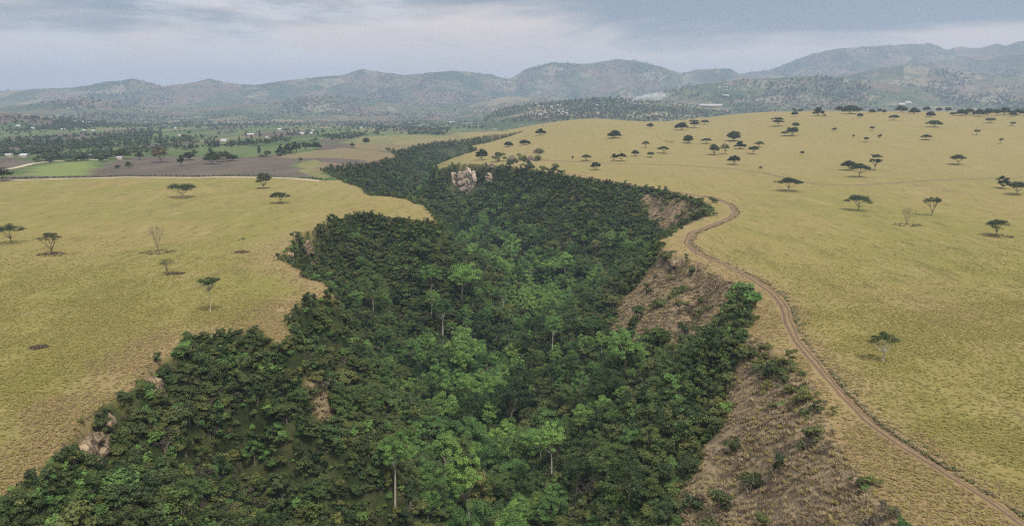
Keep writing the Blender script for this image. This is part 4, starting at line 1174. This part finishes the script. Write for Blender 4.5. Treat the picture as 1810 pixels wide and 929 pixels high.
# pixel x and y of the foot, y of the top, crown width, kind, label
SAV = [
 (323, 349, 326, 54, 'umbrella', 'wide flat umbrella acacia near the pale road on the left grassland'),
 (466, 333, 305, 29, 'dome', 'loose dark acacia standing just before the pale road'),
 (495, 359, 341, 34, 'umbrella', 'low dark umbrella acacia below the one before the pale road'),
 (20, 430, 396, 42, 'umbrella', 'branching umbrella tree at the left edge of the grassland'),
 (92, 449, 412, 42, 'vase', 'dark vase-shaped thorn tree on a brown bare patch, second from the left edge'),
 (279, 445, 396, 40, 'bare', 'leafless many-stemmed tree over a dark brown patch'),
 (428, 444, 420, 15, 'sapling', 'spindly small tree nearest the notch in the left rim'),
 (296, 484, 455, 33, 'airy', 'pale thin-leaved young tree below the leafless many-stemmed tree'),
 (372, 551, 492, 42, 'candelabra', 'fan-topped candelabra tree with thin pale stem above the left rim'),
 (4, 320, 296, 32, 'dome', 'dark leaning acacia cut by the left edge beside the pale road'),
 (1560, 638, 587, 46, 'stem', 'lone flat-topped tree on a thin pale stem on the right grassland'),
 (1394, 338, 316, 40, 'umbrella', 'wide umbrella acacia just below the grassy track'),
 (1517, 372, 345, 41, 'green', 'green lopsided umbrella acacia in the middle of the right grassland'),
 (1602, 397, 367, 35, 'bare', 'leafless round-headed tree on a dark patch'),
 (1647, 381, 350, 34, 'vase', 'upright vase-shaped tree behind the leafless round-headed tree'),
 (1761, 416, 388, 40, 'green', 'dark green umbrella tree with forked stem near the right edge'),
 (1693, 291, 275, 26, 'umbrella', 'single umbrella tree beyond the grassy track at the far right'),
 (1519, 313, 290, 33, 'umbrella', 'broad umbrella tree in front of a trio beyond the grassy track'),
 (1501, 301, 284, 26, 'dome', 'rounded tree at the left of a trio beyond the grassy track'),
 (1546, 301, 275, 21, 'two', 'two-tiered tree at the right of a trio beyond the grassy track'),
 (1772, 333, 311, 23, 'dense', 'dark round tree on a short stem beside the grassy track near the right edge'),
 (1797, 344, 322, 34, 'umbrella', 'spreading tree touching the right edge below the grassy track'),
 (1086, 244, 231, 23, 'dense', 'dark mushroom-shaped tree alone on the slope of the grassy rise'),
 (1205, 230, 216, 22, 'dense', 'large dark domed tree on the saddle of the rise'),
 (1227, 226, 214, 17, 'two', 'tiered dark tree right of the large domed tree on the saddle'),
 (1245, 220, 213, 14, 'umbrella', 'flat dark tree highest on the saddle skyline'),
 (1149, 227, 218, 12, 'dome', 'small dark tree at the left end of the saddle'),
 (1297, 249, 232, 27, 'dense', 'big dense dark green tree with crown almost to the ground on the rise'),
 (1217, 253, 239, 19, 'dense', 'dark heart-shaped tree at the end of a brown hedge line'),
 (1249, 254, 245, 17, 'umbrella', 'small umbrella tree at the right end of a brown hedge line'),
 (1309, 263, 250, 17, 'dense', 'tilted dark tree just below the big dense tree'),
 (1342, 260, 250, 15, 'airy', 'thin pale green fan-shaped tree right of the tilted dark tree'),
 (1331, 272, 259, 18, 'umbrella', 'dark flat tree over its own long shadow on the rise'),
 (1262, 274, 255, 21, 'dome', 'left and darker tree of a touching pair on the rise'),
 (1281, 272, 254, 18, 'airy', 'right and paler tree of a touching pair on the rise'),
 (1297, 291, 275, 22, 'dome', 'open-crowned tree just above the grassy track'),
 (1141, 262, 248, 12, 'airy', 'slim tree on a thin stem on the middle of the rise'),
 (1173, 271, 259, 17, 'umbrella', 'spreading small tree right of the slim thin-stemmed tree'),
 (1123, 276, 266, 14, 'dome', 'small round tree right of the leafy pair above the grassy track'),
 (1150, 278, 269, 14, 'umbrella', 'small flat tree below the spreading small tree'),
 (1036, 284, 274, 17, 'umbrella', 'small umbrella tree on the grassy track near the huts'),
 (1053, 300, 287, 18, 'dome', 'top-shaped tree between the two tracks'),
 (1085, 285, 271, 11, 'dome', 'narrow left tree of the leafy pair above the grassy track'),
 (1098, 285, 272, 17, 'umbrella', 'wider right tree of the leafy pair above the grassy track'),
 (1375, 223, 210, 19, 'two', 'double-headed dark tree below the skyline of the rise'),
 (1406, 226, 217, 13, 'dome', 'small dark tree right of the double-headed tree'),
 (1400, 240, 224, 21, 'dome', 'large round tree of a pair below the double-headed tree'),
 (1387, 240, 232, 13, 'airy', 'small faded tree at the left foot of the large round tree'),
 (1637, 247, 239, 17, 'umbrella', 'flat little tree alone in the open far right grassland'),
 (1651, 225, 213, 22, 'dome', 'broad dark tree just before the wooded skyline'),
 (1726, 238, 230, 11, 'vase', 'small top-heavy dark tree in the far right grassland'),
 (1769, 254, 245, 7, 'vase', 'tiny narrow tree like a torch near the right edge'),
 (1750, 217, 209, 19, 'airy', 'faded flat tree before the dark wooded row'),
 (1790, 222, 216, 10, 'umbrella', 'small dark flat tree below the wooded row at the right edge'),
 (1580, 213, 204, 15, 'umbrella', 'small umbrella tree a little below the skyline row'),
 (1446, 205, 190, 17, 'dense', 'bell-shaped dark tree on the crest'),
 (1404, 206, 197, 11, 'dome', 'small round tree on the crest left of the bell-shaped tree'),
 (1503, 201, 187, 32, 'dense', 'wide low dark clump of a tree on the crest right of the bell-shaped tree'),
 (952, 282, 263, 25, 'airy', 'brownish loose-crowned tree beside the thatched huts'),
 (852, 283, 263, 22, 'dense', 'dark tree at the rear edge of the grassy point by the huts'),
 (955, 239, 228, 17, 'dense', 'dark bushy tree on the green flank of the rise'),
 (928, 256, 247, 17, 'dense', 'round dark bush-like tree on the lower flank of the rise'),
 (899, 259, 250, 16, 'dense', 'round dark tree by the head of the side gully'),
 (647, 254, 244, 13, 'dense', 'black round tree on the tan fields beyond the gorge'),
]
SKYLINE_ROW = [(1483, 195, 12, 9), (1520, 194, 9, 6), (1541, 200, 12, 6), (1554, 198, 9, 5), (1563, 201, 7, 7), (1593, 199, 20, 11), (1616, 202, 17, 10), (1638, 197, 11, 8), (1644, 207, 14, 9),
               (1660, 197, 12, 6), (1675, 198, 11, 7), (1683, 203, 9, 4), (1699, 205, 18, 11), (1713, 203, 17, 10), (1730, 206, 20, 12), (1746, 204, 16, 12), (1762, 204, 17, 10), (1776, 203, 18, 12), (1789, 206, 13, 9),
               (1800, 204, 14, 11), (1812, 204, 16, 11), (1824, 206, 16, 10), (1404, 192, 8, 5), (1415, 196, 8, 4)]
SPECKS = [(1475, 231, 7, 5), (1541, 231, 8, 7), (1508, 243, 6, 4), (1555, 244, 7, 6), (1531, 251, 8, 8), (1417, 275, 7, 7), (1520, 209, 10, 8), (1457, 207, 5, 4), (1344, 299, 7, 4), (1012, 281, 4, 5)]
def foot(px, py):
    """ground point under a pixel; a pixel just above the crest steps down to the crest"""
    for k in range(40):
        p, hit = march([px], [py + .25 * k], plateau)
        if hit[0] and np.hypot(p[0][0], p[0][1]) < 1750: return p[0]
    return p[0]
def plant_savanna():
    patch = MB()
    for n, (px, py, ty, w, kind, lab) in enumerate(SAV):
        p = foot(px, py); f = project([p])[2][0]
        Hm = (py - ty) * f / FPX * 1.03; W = w * f / FPX
        tb, cb, bark, leaf = savanna_tree(kind, Hm, W, f, 500 + n)
        t = thing('acacia_tree' if kind not in ('candelabra',) else 'candelabra_tree', p, lab, 'tree')
        obj('trunk', tb.mesh('trunk', bark), t); obj('crown', cb.mesh('crown', M_leaf[leaf]), t)
    for lst, lab, grp, kinds in ((SKYLINE_ROW, 'dark rounded tree in the row along the skyline of the right grassland', 'trees in the row along the skyline', ('dense', 'dome', 'dense')),
                                 (SPECKS, 'tiny lone sapling dotted on the far right grassland', 'tiny saplings on the far grassland', ('dome', 'umbrella', 'vase'))):
        for n, (px, py, w, hp) in enumerate(lst):
            p = foot(px, py); f = project([p])[2][0]
            tb, cb, bark, leaf = savanna_tree(kinds[n % 3], hp * f / FPX * 1.1, w * f / FPX, f, 700 + n)
            t = thing('acacia_tree' if grp.startswith('trees') else 'sapling', p, lab, 'tree' if grp.startswith('trees') else 'sapling', grp)
            obj('trunk', tb.mesh('trunk', bark), t); obj('crown', cb.mesh('crown', M_leaf[leaf]), t)
plant_savanna()

# ------------------------------------------------------------------ farmland: trees, hedges, houses
def far_tree(kind, seed):
    g = np.random.default_rng(seed); tb, cb = MB(), MB()
    if kind == 'round':
        n = 16; C = g.normal(0, 1, (n, 3)); C /= np.linalg.norm(C, axis=1)[:, None]; C = C * [2.6, 2.6, 2.2] + [0, 0, 4.6]
        clumps(cb, C, g.uniform(1.1, 1.9, n), 16, .85, g, .85, .4)
    elif kind == 'tall':
        n = 12; C = np.column_stack([g.normal(0, .9, n), g.normal(0, .9, n), np.linspace(3.5, 11, n)]); clumps(cb, C, g.uniform(1.0, 1.6, n) * np.linspace(1.15, .6, n), 14, .8, g, 1.1, .3)
    else:
        n = 14; C = np.column_stack([g.normal(0, 2.2, n), g.normal(0, 2.2, n), g.uniform(1.0, 3.2, n)]); clumps(cb, C, g.uniform(1.1, 1.7, n), 14, .85, g, .8, .4)
    tb.tube([(0, 0, -1), (0, 0, 4.5 if kind != 'low' else 2)], [.35, .22], 5)
    return tb, cb
FAR = []
for i, kind in enumerate(('round', 'round', 'tall', 'low')):
    tb, cb = far_tree(kind, 40 + i)
    FAR.append(dict(kind=kind, trunk=tb.mesh('trunk', M_bark_dark), crown=cb.mesh('crown', M_leaf['far']), proto=joined('far_kind', [(tb, M_bark_dark), (cb, M_leaf['far'])])))
NAMED_FARM = [(148, 284, 10, 14, 'dense', 'black round tree beside a white hut at the end of the farm path'), (80, 263, 12, 11, 'dense', 'dark tree at the left of two on the brown field'),
              (105, 264, 11, 11, 'dense', 'dark round tree at the right of two on the brown field'), (284, 287, 28, 28, 'rusty', 'tall tree with yellowish crown at the edge of the bare field'),
              (215, 281, 26, 20, 'dense', 'dark tree at the left end of the bare field'), (228, 297, 12, 12, 'dense', 'isolated dark bush inside the bare field'), (208, 298, 10, 7, 'dense', 'low dark bush inside the bare field'),
              (247, 282, 14, 14, 'dome', 'small tree left of the yellowish crowned tree'), (320, 293, 14, 20, 'dense', 'dark slanting tree inside the bare field'), (334, 283, 22, 14, 'dense', 'dark bushy tree right of the slanting tree'),
              (376, 290, 26, 24, 'dense', 'wide dark tree on the right part of the bare field'), (395, 286, 24, 20, 'dome', 'brown-green tree joined to the wide dark tree'), (410, 284, 18, 12, 'dense', 'dark low tree at the right end of the field row'),
              (497, 273, 14, 14, 'dense', 'dark tree at the left end of the wood by the tan field'), (510, 271, 16, 18, 'dense', 'tall dark tree in the wood by the tan field'), (524, 269, 18, 20, 'dense', 'tallest tree of the wood by the tan field'),
              (541, 266, 18, 15, 'dome', 'mid green tree in the wood by the tan field'), (558, 264, 18, 13, 'dense', 'dark tree towards the right of the wood by the tan field')]
def plant_farmland():
    for n, (px, py, w, hp, kind, lab) in enumerate(NAMED_FARM):
        p, hit = march([px], [py], plateau); p = p[0]; f = project([p])[2][0]
        k = 'dome' if kind == 'rusty' else kind
        tb, cb, bark, leaf = savanna_tree(k, hp * f / FPX, w * f / FPX, f, 800 + n)
        t = thing('farm_tree', p, lab, 'tree')
        obj('trunk', tb.mesh('trunk', bark), t); obj('crown', cb.mesh('crown', M_leaf['rust' if kind == 'rusty' else leaf]), t)
    g = np.random.default_rng(31)
    # scattered trees, denser in belts between plots
    n = 26000
    px = g.uniform(-150, 900, n); py = 207 + (g.uniform(0, 1, n) ** 1.25) * 80
    P, hit = march(px, py, plateau)
    x, y = P[:, 0], P[:, 1]
    dl, dr, ins = gorge_info(x, y)
    belts = fbm(x / 60, y / 260, 131, 4); big = fbm(x / 300, y / 700, 133, 3)
    far = sm(1500, 3800, y)
    pr = .02 + .8 * sm(.53, .64, belts) * (.35 + sm(.4, .6, big)) + .6 * far * sm(.38, .55, big) + .8 * sm(3300, 4200, y)
    pr *= np.clip(y / 2600, .12, 1)
    ok = hit & ~ins & (g.uniform(0, 1, n) < pr) & (y < 5200) & (x < 60 + .02 * y)
    for q in PLOUGHED[:3] + TAN_FIELDS + [MEADOW]: ok &= ~inside(x, y, q)
    ok &= y > np.interp(x, PALE_ROAD[:, 0], PALE_ROAD[:, 1]) + 20
    hillside = (x > -120 - .055 * (y - 1000)) & (y < 2400)
    ok &= ~hillside
    P = P[ok]; f = project(P)[2]
    idx = g.choice(4, len(P), p=[.35, .3, .1, .25]); sc = g.uniform(.6, 1.25, len(P)); rz = g.uniform(0, 6.28, len(P))
    order = np.argsort(f / sc); ind = order[:230]; rest = order[230:]
    lab = {'round': 'dark round tree scattered over the green farmland beyond the road', 'tall': 'slender upright tree on the green farmland beyond the road', 'low': 'low bushy tree on the green farmland beyond the road'}
    for i in ind:
        F = FAR[idx[i]]
        t = thing('farm_tree', P[i], lab[F['kind']], 'tree', 'trees scattered over the farmland', rz[i], sc[i])
        obj('trunk', F['trunk'], t); obj('crown', F['crown'], t)
    scatter('farmland_trees', P[rest], rz[rest], sc[rest], idx[rest], [q['proto'] for q in FAR], 'distant woods and tree belts on the plain below the hills', 'woods')
    # woods on the far hills and in the valley behind the rise
    n = 60000
    px = g.uniform(-40, 1850, n); py = g.uniform(72, 216, n)
    P, hit = march(px, py, hills_and_land)
    dist = np.hypot(P[:, 0], P[:, 1])
    m = fbm(P[:, 0] / 420, P[:, 1] / 420, 141, 4)
    near_ridge = (dist < 3700) & (px > 850)
    pr = np.where(near_ridge,   .6 * sm(.33, .55, m), .34 * sm(.47, .60, m))
    ok = hit & (dist > 2100) & (dist < 9000) & (g.uniform(0, 1, n) < pr)
    P = P[ok]; idx = g.choice(4, len(P), p=[.35, .3, .15, .2]); sc = g.uniform(.7, 1.4, len(P)) * np.where(np.hypot(P[:, 0], P[:, 1]) > 4200, 1.35, 1)
    hill_kinds = []
    for i, kd in enumerate(('round', 'round', 'tall', 'low')):
        tb, cb = far_tree(kd, 60 + i); hill_kinds.append(joined('hill_kind', [(tb, M_bark_dark), (cb, M_leaf['hill'])]))
    scatter('hill_woods', P - [0, 0, .5], g.uniform(0, 6.28, len(P)), sc, idx, hill_kinds, 'patches of woodland on the hazy hills', 'woods')
    print('farm trees', len(order), 'hill woods', len(P))
plant_farmland()

M_wall = mat_plain('house_wall', (.42, .33, .26, 1), (.58, .50, .42, 1), .6)
M_tin = mat_plain('tin_roof', (.30, .31, .33, 1), (.52, .52, .53, 1), .5, .45)
M_rust = mat_plain('rusty_roof', (.28, .17, .12, 1), (.42, .30, .22, 1), .5, .7)
M_thatch = mat_plain('thatch', (.085, .065, .055, 1), (.17, .13, .105, 1), 1.2)
def house_meshes(W, D, Hw, roof):
    wb, rb = MB(), MB()
    wb.box(-W / 2, -D / 2, -1.2, W / 2, D / 2, Hw)
    e = .45; rh = D * .32
    V = [(-W / 2 - e, -D / 2 - e, Hw - .1), (W / 2 + e, -D / 2 - e, Hw - .1), (W / 2 + e, 0, Hw + rh), (-W / 2 - e, 0, Hw + rh), (-W / 2 - e, D / 2 + e, Hw - .1), (W / 2 + e, D / 2 + e, Hw - .1),
         (-W / 2 - e, -D / 2 - e, Hw - .22), (W / 2 + e, -D / 2 - e, Hw - .22), (-W / 2 - e, D / 2 + e, Hw - .22), (W / 2 + e, D / 2 + e, Hw - .22)]
    rb.add(V, [(0, 1, 2, 3), (3, 2, 5, 4), (0, 3, 4, 8), (0, 8, 6, 6), (1, 7, 9, 5), (1, 5, 2, 2), (6, 7, 1, 0), (4, 5, 9, 8), (6, 8, 9, 7)][:3] + [(1, 7, 9, 5), (6, 7, 1, 0), (4, 5, 9, 8), (6, 8, 9, 7)])
    rb.add([(W / 2 + e, -D / 2 - e, Hw - .1), (W / 2 + e, D / 2 + e, Hw - .1), (W / 2 + e, 0, Hw + rh), (W / 2 + e, .001, Hw + rh)], [(0, 1, 3, 2)])
    rb.add([(-W / 2 - e, -D / 2 - e, Hw - .1), (-W / 2 - e, D / 2 + e, Hw - .1), (-W / 2 - e, 0, Hw + rh), (-W / 2 - e, .001, Hw + rh)], [(0, 2, 3, 1)])
    return wb, rb
HOUSES = [(17, 277, 11, 'white-roofed hut at the left edge of the farmland'), (43, 278, 12, 'long white-roofed shed right of the hut at the left edge'), (158, 278, 6, 'small white hut beside the black round tree'),
          (32, 250, 10, 'pale house beyond the brown field at the far left'), (46, 250, 5, 'tiny shed right of the pale house at the far left'), (112, 230, 6, 'pale house before a tree belt'), (121, 226, 6, 'pale house just above another at a tree belt'),
          (33, 224, 7, 'white house on the low wooded knoll'), (58, 228, 6, 'house right of the white house on the low wooded knoll'), (130, 216, 7, 'pale house at the left of three below the hills'), (145, 217, 7, 'pale house in the middle of three below the hills'),
          (157, 218, 8, 'pale house at the right of three below the hills'), (150, 232, 5, 'small pale house among trees left of a tall tree'), (165, 232, 5, 'small pale house among trees right of another'),
          (396, 251, 11, 'long tin-roofed house in the green fields'), (443, 240, 12, 'long grey building among trees on the plain'), (532, 238, 11, 'long white house in a cluster on the plain'), (549, 237, 8, 'white gabled house right of the long white house'),
          (508, 237, 5, 'small white house left of the long white house'), (494, 230, 6, 'pale pink-walled house behind trees on the plain'), (472, 244, 4, 'tiny pale hut in the fields left of a wood'), (310, 228, 4, 'tiny pale hut before the far tree belt'),
          (318, 241, 4, 'tiny pale hut in the open green plots'), (553, 232, 4, 'tiny white hut behind the white gabled house'), (639, 227, 4, 'small white house near the far end of the plain'), (771, 220, 4, 'small white house near the far gorge head'),
          (794, 217, 6, 'white house of a pair beyond the far gorge'), (800, 217, 4, 'smaller white house of a pair beyond the far gorge'), (212, 282, 5, 'white hut at the corner of the bare field')]
def build_houses():
    for n, (px, py, w, lab) in enumerate(HOUSES):
        p, hit = march([px], [py], plateau); p = p[0]; f = project([p])[2][0]
        W = max(6, w * f / FPX); D = min(W * .8, 8.0 + n % 3); Hw = 2.6 + .8 * (W > 14)
        wb, rb = house_meshes(W, D, Hw, None)
        t = thing('house', p, lab, 'house', None, (n * 37 % 11 - 5) * .05)
        obj('wall', wb.mesh('wall', M_wall), t); obj('roof', rb.mesh('roof', M_tin), t)
    # village on the dark ridge and the slopes behind it: houses of a few pixels each
    g = np.random.default_rng(77)
    H = hills_and_land
    base = []
    for k in range(4):
        wb, rb = house_meshes((9, 12, 16, 10)[k], 8, 3.2, None)
        V1, Q1, C1 = wb.arr(); V2, Q2, C2 = rb.arr()
        base.append(build_mesh('village_house', np.concatenate([V1, V2]), np.concatenate([Q1, Q2 + len(V1)]), [M_wall, M_rust if k == 3 else M_tin], np.concatenate([np.zeros(len(Q1)), np.ones(len(Q2))]), {'tone': np.concatenate([C1, C2])}))
    zones = [((935, 1085), (183, 206), 38, 'pale roofed house in the village on the dark wooded ridge', 'houses of the ridge village'),
             ((1088, 1200), (168, 188), 46, 'pale roofed house on the smoky slope behind the ridge village', 'houses on the smoky slope'),
             ((1270, 1318), (146, 162), 30, 'white house in the bright cluster high on the spur', 'houses of the spur cluster'),
             ((1400, 1470), (148, 165), 16, 'pale house on the bare brown shoulder', 'houses on the brown shoulder'),
             ((1615, 1660), (120, 128), 12, 'white house near the hilltop at the far right', 'houses near the hilltop'),
             ((670, 880), (190, 204), 22, 'tiny pale house at the foot of the middle hills', 'houses at the foot of the hills')]
    for (x0, x1), (y0, y1), n, lab, grp in zones:
        px = g.uniform(x0, x1, n); py = g.uniform(y0, y1, n)
        P, hit = march(px, py, H)
        for p, h in zip(P, hit):
            if not h or p[1] < 2200: continue
            o = obj('village_house', base[g.choice(4, p=[.3, .3, .2, .2])], None, (p[0], p[1], p[2] + .4)); o.rotation_euler = (0, 0, g.normal(0, .35)); s = g.uniform(.5, .85); o.scale = (s, s, s)
            tag(o, lab, 'house', grp)
    # long white buildings in the valley behind the rise
    for px, py, w, lab in ((1256, 188, 40, 'long white industrial building in the valley behind the rise'), (1282, 171, 11, 'white hall above the long industrial building'), (1593, 186, 11, 'white shed behind the skyline trees'), (1604, 183, 11, 'second white shed set a little higher behind the skyline trees')):
        p, hit = march([px], [py], H); p = p[0]; f = project([p])[2][0]; W = w * f / FPX
        wb, rb = house_meshes(W, 16, 5, None)
        t = thing('factory_building', p + [0, 0, 1.0], lab, 'building'); obj('wall', wb.mesh('wall', M_wall), t); obj('roof', rb.mesh('roof', M_tin), t)
build_houses()
def build_huts():
    for px, py, w, hp, lab in ((905, 284, 19, 9, 'long low thatched hut among bushes above the gorge'), (938, 284, 13, 10, 'pointed thatched hut beside the brownish loose tree'), (869, 294, 8, 7, 'small conical thatched hut on the grass above the tall cliff')):
        p = foot(px, py); f = project([p])[2][0]; W = w * f / FPX; Hh = hp * f / FPX
        t = thing('thatched_hut', p, lab, 'hut')
        wb, rb = MB(), MB(); k = 14; th = np.linspace(0, 2 * np.pi, k, endpoint=False); ey = min(W, 7) / W
        def ring(r, z): return np.column_stack([np.cos(th) * r * W / 2, np.sin(th) * r * W / 2 * ey, np.full(k, z)])
        V = np.concatenate([ring(.8, -.6), ring(.8, Hh * .36)]); wb.add(V, [(j, (j + 1) % k, k + (j + 1) % k, k + j) for j in range(k)])
        V = np.concatenate([ring(.78, Hh * .33), ring(1.0, Hh * .27), ring(.97, Hh * .33), ring(.55, Hh * .72), ring(.06 if w < 15 else .3, Hh)])
        rb.add(V, [(a * k + j, a * k + (j + 1) % k, (a + 1) * k + (j + 1) % k, (a + 1) * k + j) for a in range(4) for j in range(k)])
        obj('wall', wb.mesh('wall', M_wall), t); obj('thatched_roof', rb.mesh('thatched_roof', M_thatch), t)
    for n, (px, py, w, lab) in enumerate(((883, 285, 24, 'dense dark bush left of the long thatched hut'), (922, 283, 18, 'dark bush between the two thatched huts'), (951, 284, 14, 'green bush under the brownish loose tree'),
                             (900, 296, 20, 'low bush on the rim below the long hut'), (930, 300, 26, 'wide low bush on the rim below the pointed hut'), (960, 304, 16, 'dark bush on the rim left of a small tree'), (976, 305, 22, 'dark bush on the rim beside a small tree'), (991, 307, 13, 'small upright tree-like bush at the start of the dirt track'),
                             (1248, 384, 26, 'dense dark bush inside the bend of the dirt track'), (1232, 390, 14, 'smaller bush left of the dense bush inside the bend'), (1262, 358, 16, 'dark bush hugging the rim above the bend'), (1178, 462, 32, 'big dark bush at the top of the bare slope'), (1224, 480, 24, 'round dark bush on the crest of the bare slope'),
                             (1326, 545, 44, 'bright green bush on the rim beside the dirt track'), (1310, 528, 40, 'dark spreading bush at the rim above the bright green bush'))):
        p, hit = march([px], [py], land); p = p[0]; f = project([p])[2][0]; W = w * f / FPX
        t_, b_ = shrub_parts('bush', 600 + n); k = W / 3.6
        t = thing('bush', p, lab, 'bush', None, n, k)
        obj('stems', t_.mesh('stems', M_bark_grey), t); obj('foliage', b_.mesh('foliage', M_leaf['bright' if 'bright' in lab else 'shrub']), t)
build_huts()

# dark hedge along the far side of the pale road
def build_hedge():
    g = np.random.default_rng(9); q = resample(PALE_ROAD, 2.5)
    b = MB(); C = np.column_stack([q[:, 0] + g.normal(0, .5, len(q)), q[:, 1] + 8.5 + g.normal(0, .6, len(q)), plateau(q[:, 0], q[:, 1] + 8.5) + .8])
    k = fbm(q[:, 0] / 40, q[:, 1] * 0, 151, 3) > .40
    clumps(b, C[k], g.uniform(.9, 1.5, k.sum()), 16, .6, g, .8, .4)
    p0 = C[0]
    o = obj('hedge', build_mesh('hedge', b.arr()[0] - p0, b.arr()[1], [M_leaf['dark']], attrs={'tone': b.arr()[2]}), None, p0)
    tag(o, 'low dark hedge running along the far side of the pale road', 'hedge')
build_hedge()

# brown burnt rings of turf under some trees are low dead scrub: real stems lying in the grass
def build_dead_scrub():
    g = np.random.default_rng(13)
    for px, py, w, lab in ((279, 446, 62, 'dark dead brush around the foot of the leafless many-stemmed tree'), (92, 450, 46, 'brown dead brush around the foot of the vase-shaped thorn tree'), (1602, 398, 56, 'dark dead brush under the leafless round-headed tree'),
                           (1765, 418, 52, 'dead brush under the forked umbrella tree'), (428, 446, 28, 'little heap of dead brush under the spindly tree'), (70, 614, 30, 'flat heap of dead brush alone on the left grassland'), (310, 484, 30, 'dark grass ring under the pale young tree')):
        p = foot(px, py); f = project([p])[2][0]; W = w * f / FPX; b = MB()
        n = 60; th = g.uniform(0, 6.28, n); r = np.sqrt(g.uniform(0, 1, n)) * W / 2
        C = np.column_stack([r * np.cos(th), r * np.sin(th) * .8, np.zeros(n)]); C[:, 2] = plateau(p[0] + C[:, 0], p[1] + C[:, 1]) - p[2] + .25
        clumps(b, C, g.uniform(.35, .8, n), 12, .2, g, .4, .3)
        tag(obj('dead_brush', b.mesh('dead_brush', M_leaf['dry_dark']), None, p), lab, 'brush')
M_leaf['dry_dark'] = mat_leaf('leaf_dry_dark', (.075, .055, .036), (.15, .115, .072), .3, .1)
build_dead_scrub()

# ------------------------------------------------------------------ grazing antelopes on the rise
def build_herd():
    m = mat_plain('hide', (.075, .045, .03, 1), (.13, .08, .05, 1), 2)
    b = MB()
    b.tube([(-.85, 0, 1.0), (-.6, 0, 1.08), (0, 0, 1.02), (.5, 0, 1.12), (.75, 0, 1.22), (1.0, 0, 1.5), (1.12, 0, 1.58), (1.42, 0, 1.42)], [.12, .28, .30, .30, .22, .13, .13, .06], 8)
    for sx, sy in ((.5, .16), (.5, -.16), (-.6, .16), (-.6, -.16)):
        b.tube([(sx, sy, 1.0), (sx - .04, sy, .5), (sx, sy, 0)], [.12, .06, .04], 5)
    b.tube([(1.05, .06, 1.62), (.98, .14, 1.95), (1.05, .18, 2.1)], [.03, .02, .008], 4); b.tube([(1.05, -.06, 1.62), (.98, -.14, 1.95), (1.05, -.18, 2.1)], [.03, .02, .008], 4)
    b.tube([(-.85, 0, 1.1), (-1.0, 0, .7)], [.05, .02], 4)
    me = b.mesh('antelope', m, True); g = np.random.default_rng(4)
    for px, py in ((1176, 250), (1180, 252), (1182, 251), (1186, 252), (1188, 254), (1191, 251), (1167, 246), (1162, 243)):
        p = foot(px, py); o = obj('antelope', me, None, p); o.rotation_euler = (0, 0, g.uniform(0, 6.28)); o.scale = (1.15,) * 3
        tag(o, 'dark antelope in the small herd grazing by the hedge line', 'antelope', 'antelopes grazing on the rise')
build_herd()

# ------------------------------------------------------------------ smoke over the village
def build_smoke():
    H = hills_and_land
    p, hit = march([1111], [193], H); p = p[0]; f = project([p])[2][0]; s = f / FPX
    m, nt, N, L = new_mat('smoke'); k = NB(nt)
    n = k.noise(k.map(k.node('ShaderNodeTexCoord').outputs['Object'], (1, 1, 1.6)), .035, 5, .65)
    v = k.node('ShaderNodeVolumePrincipled'); v.inputs['Color'].default_value = (.95, .95, .97, 1)
    L.new(k.step(n, .36, .70, 0, .075), v.inputs['Density'])
    o = k.node('ShaderNodeOutputMaterial'); L.new(v.outputs[0], o.inputs['Volume'])
    b = MB(); P = np.array([(0, 0, 0), (1, 0, 6), (4, 0, 12), (12, 0, 17), (28, 0, 20), (50, 0, 22), (72, 0, 25)]) * s
    b.tube(P, np.array([.6, 1.0, 2.2, 4.0, 6.0, 7.5, 2.5]) * s, 12)
    V, Q, C = b.arr(); k_ = 12; V = np.concatenate([V, [P[0], P[-1]]]); nv = len(V); e = len(P) - 1
    T = np.array([(nv - 2, (j + 1) % k_, j) for j in range(k_)] + [(nv - 1, e * k_ + j, e * k_ + (j + 1) % k_) for j in range(k_)])
    tag(obj('smoke_plume', build_mesh('smoke_plume', V, [Q, T], [m]), None, p), 'white smoke drifting right from a fire in the ridge village', 'smoke')
build_smoke()
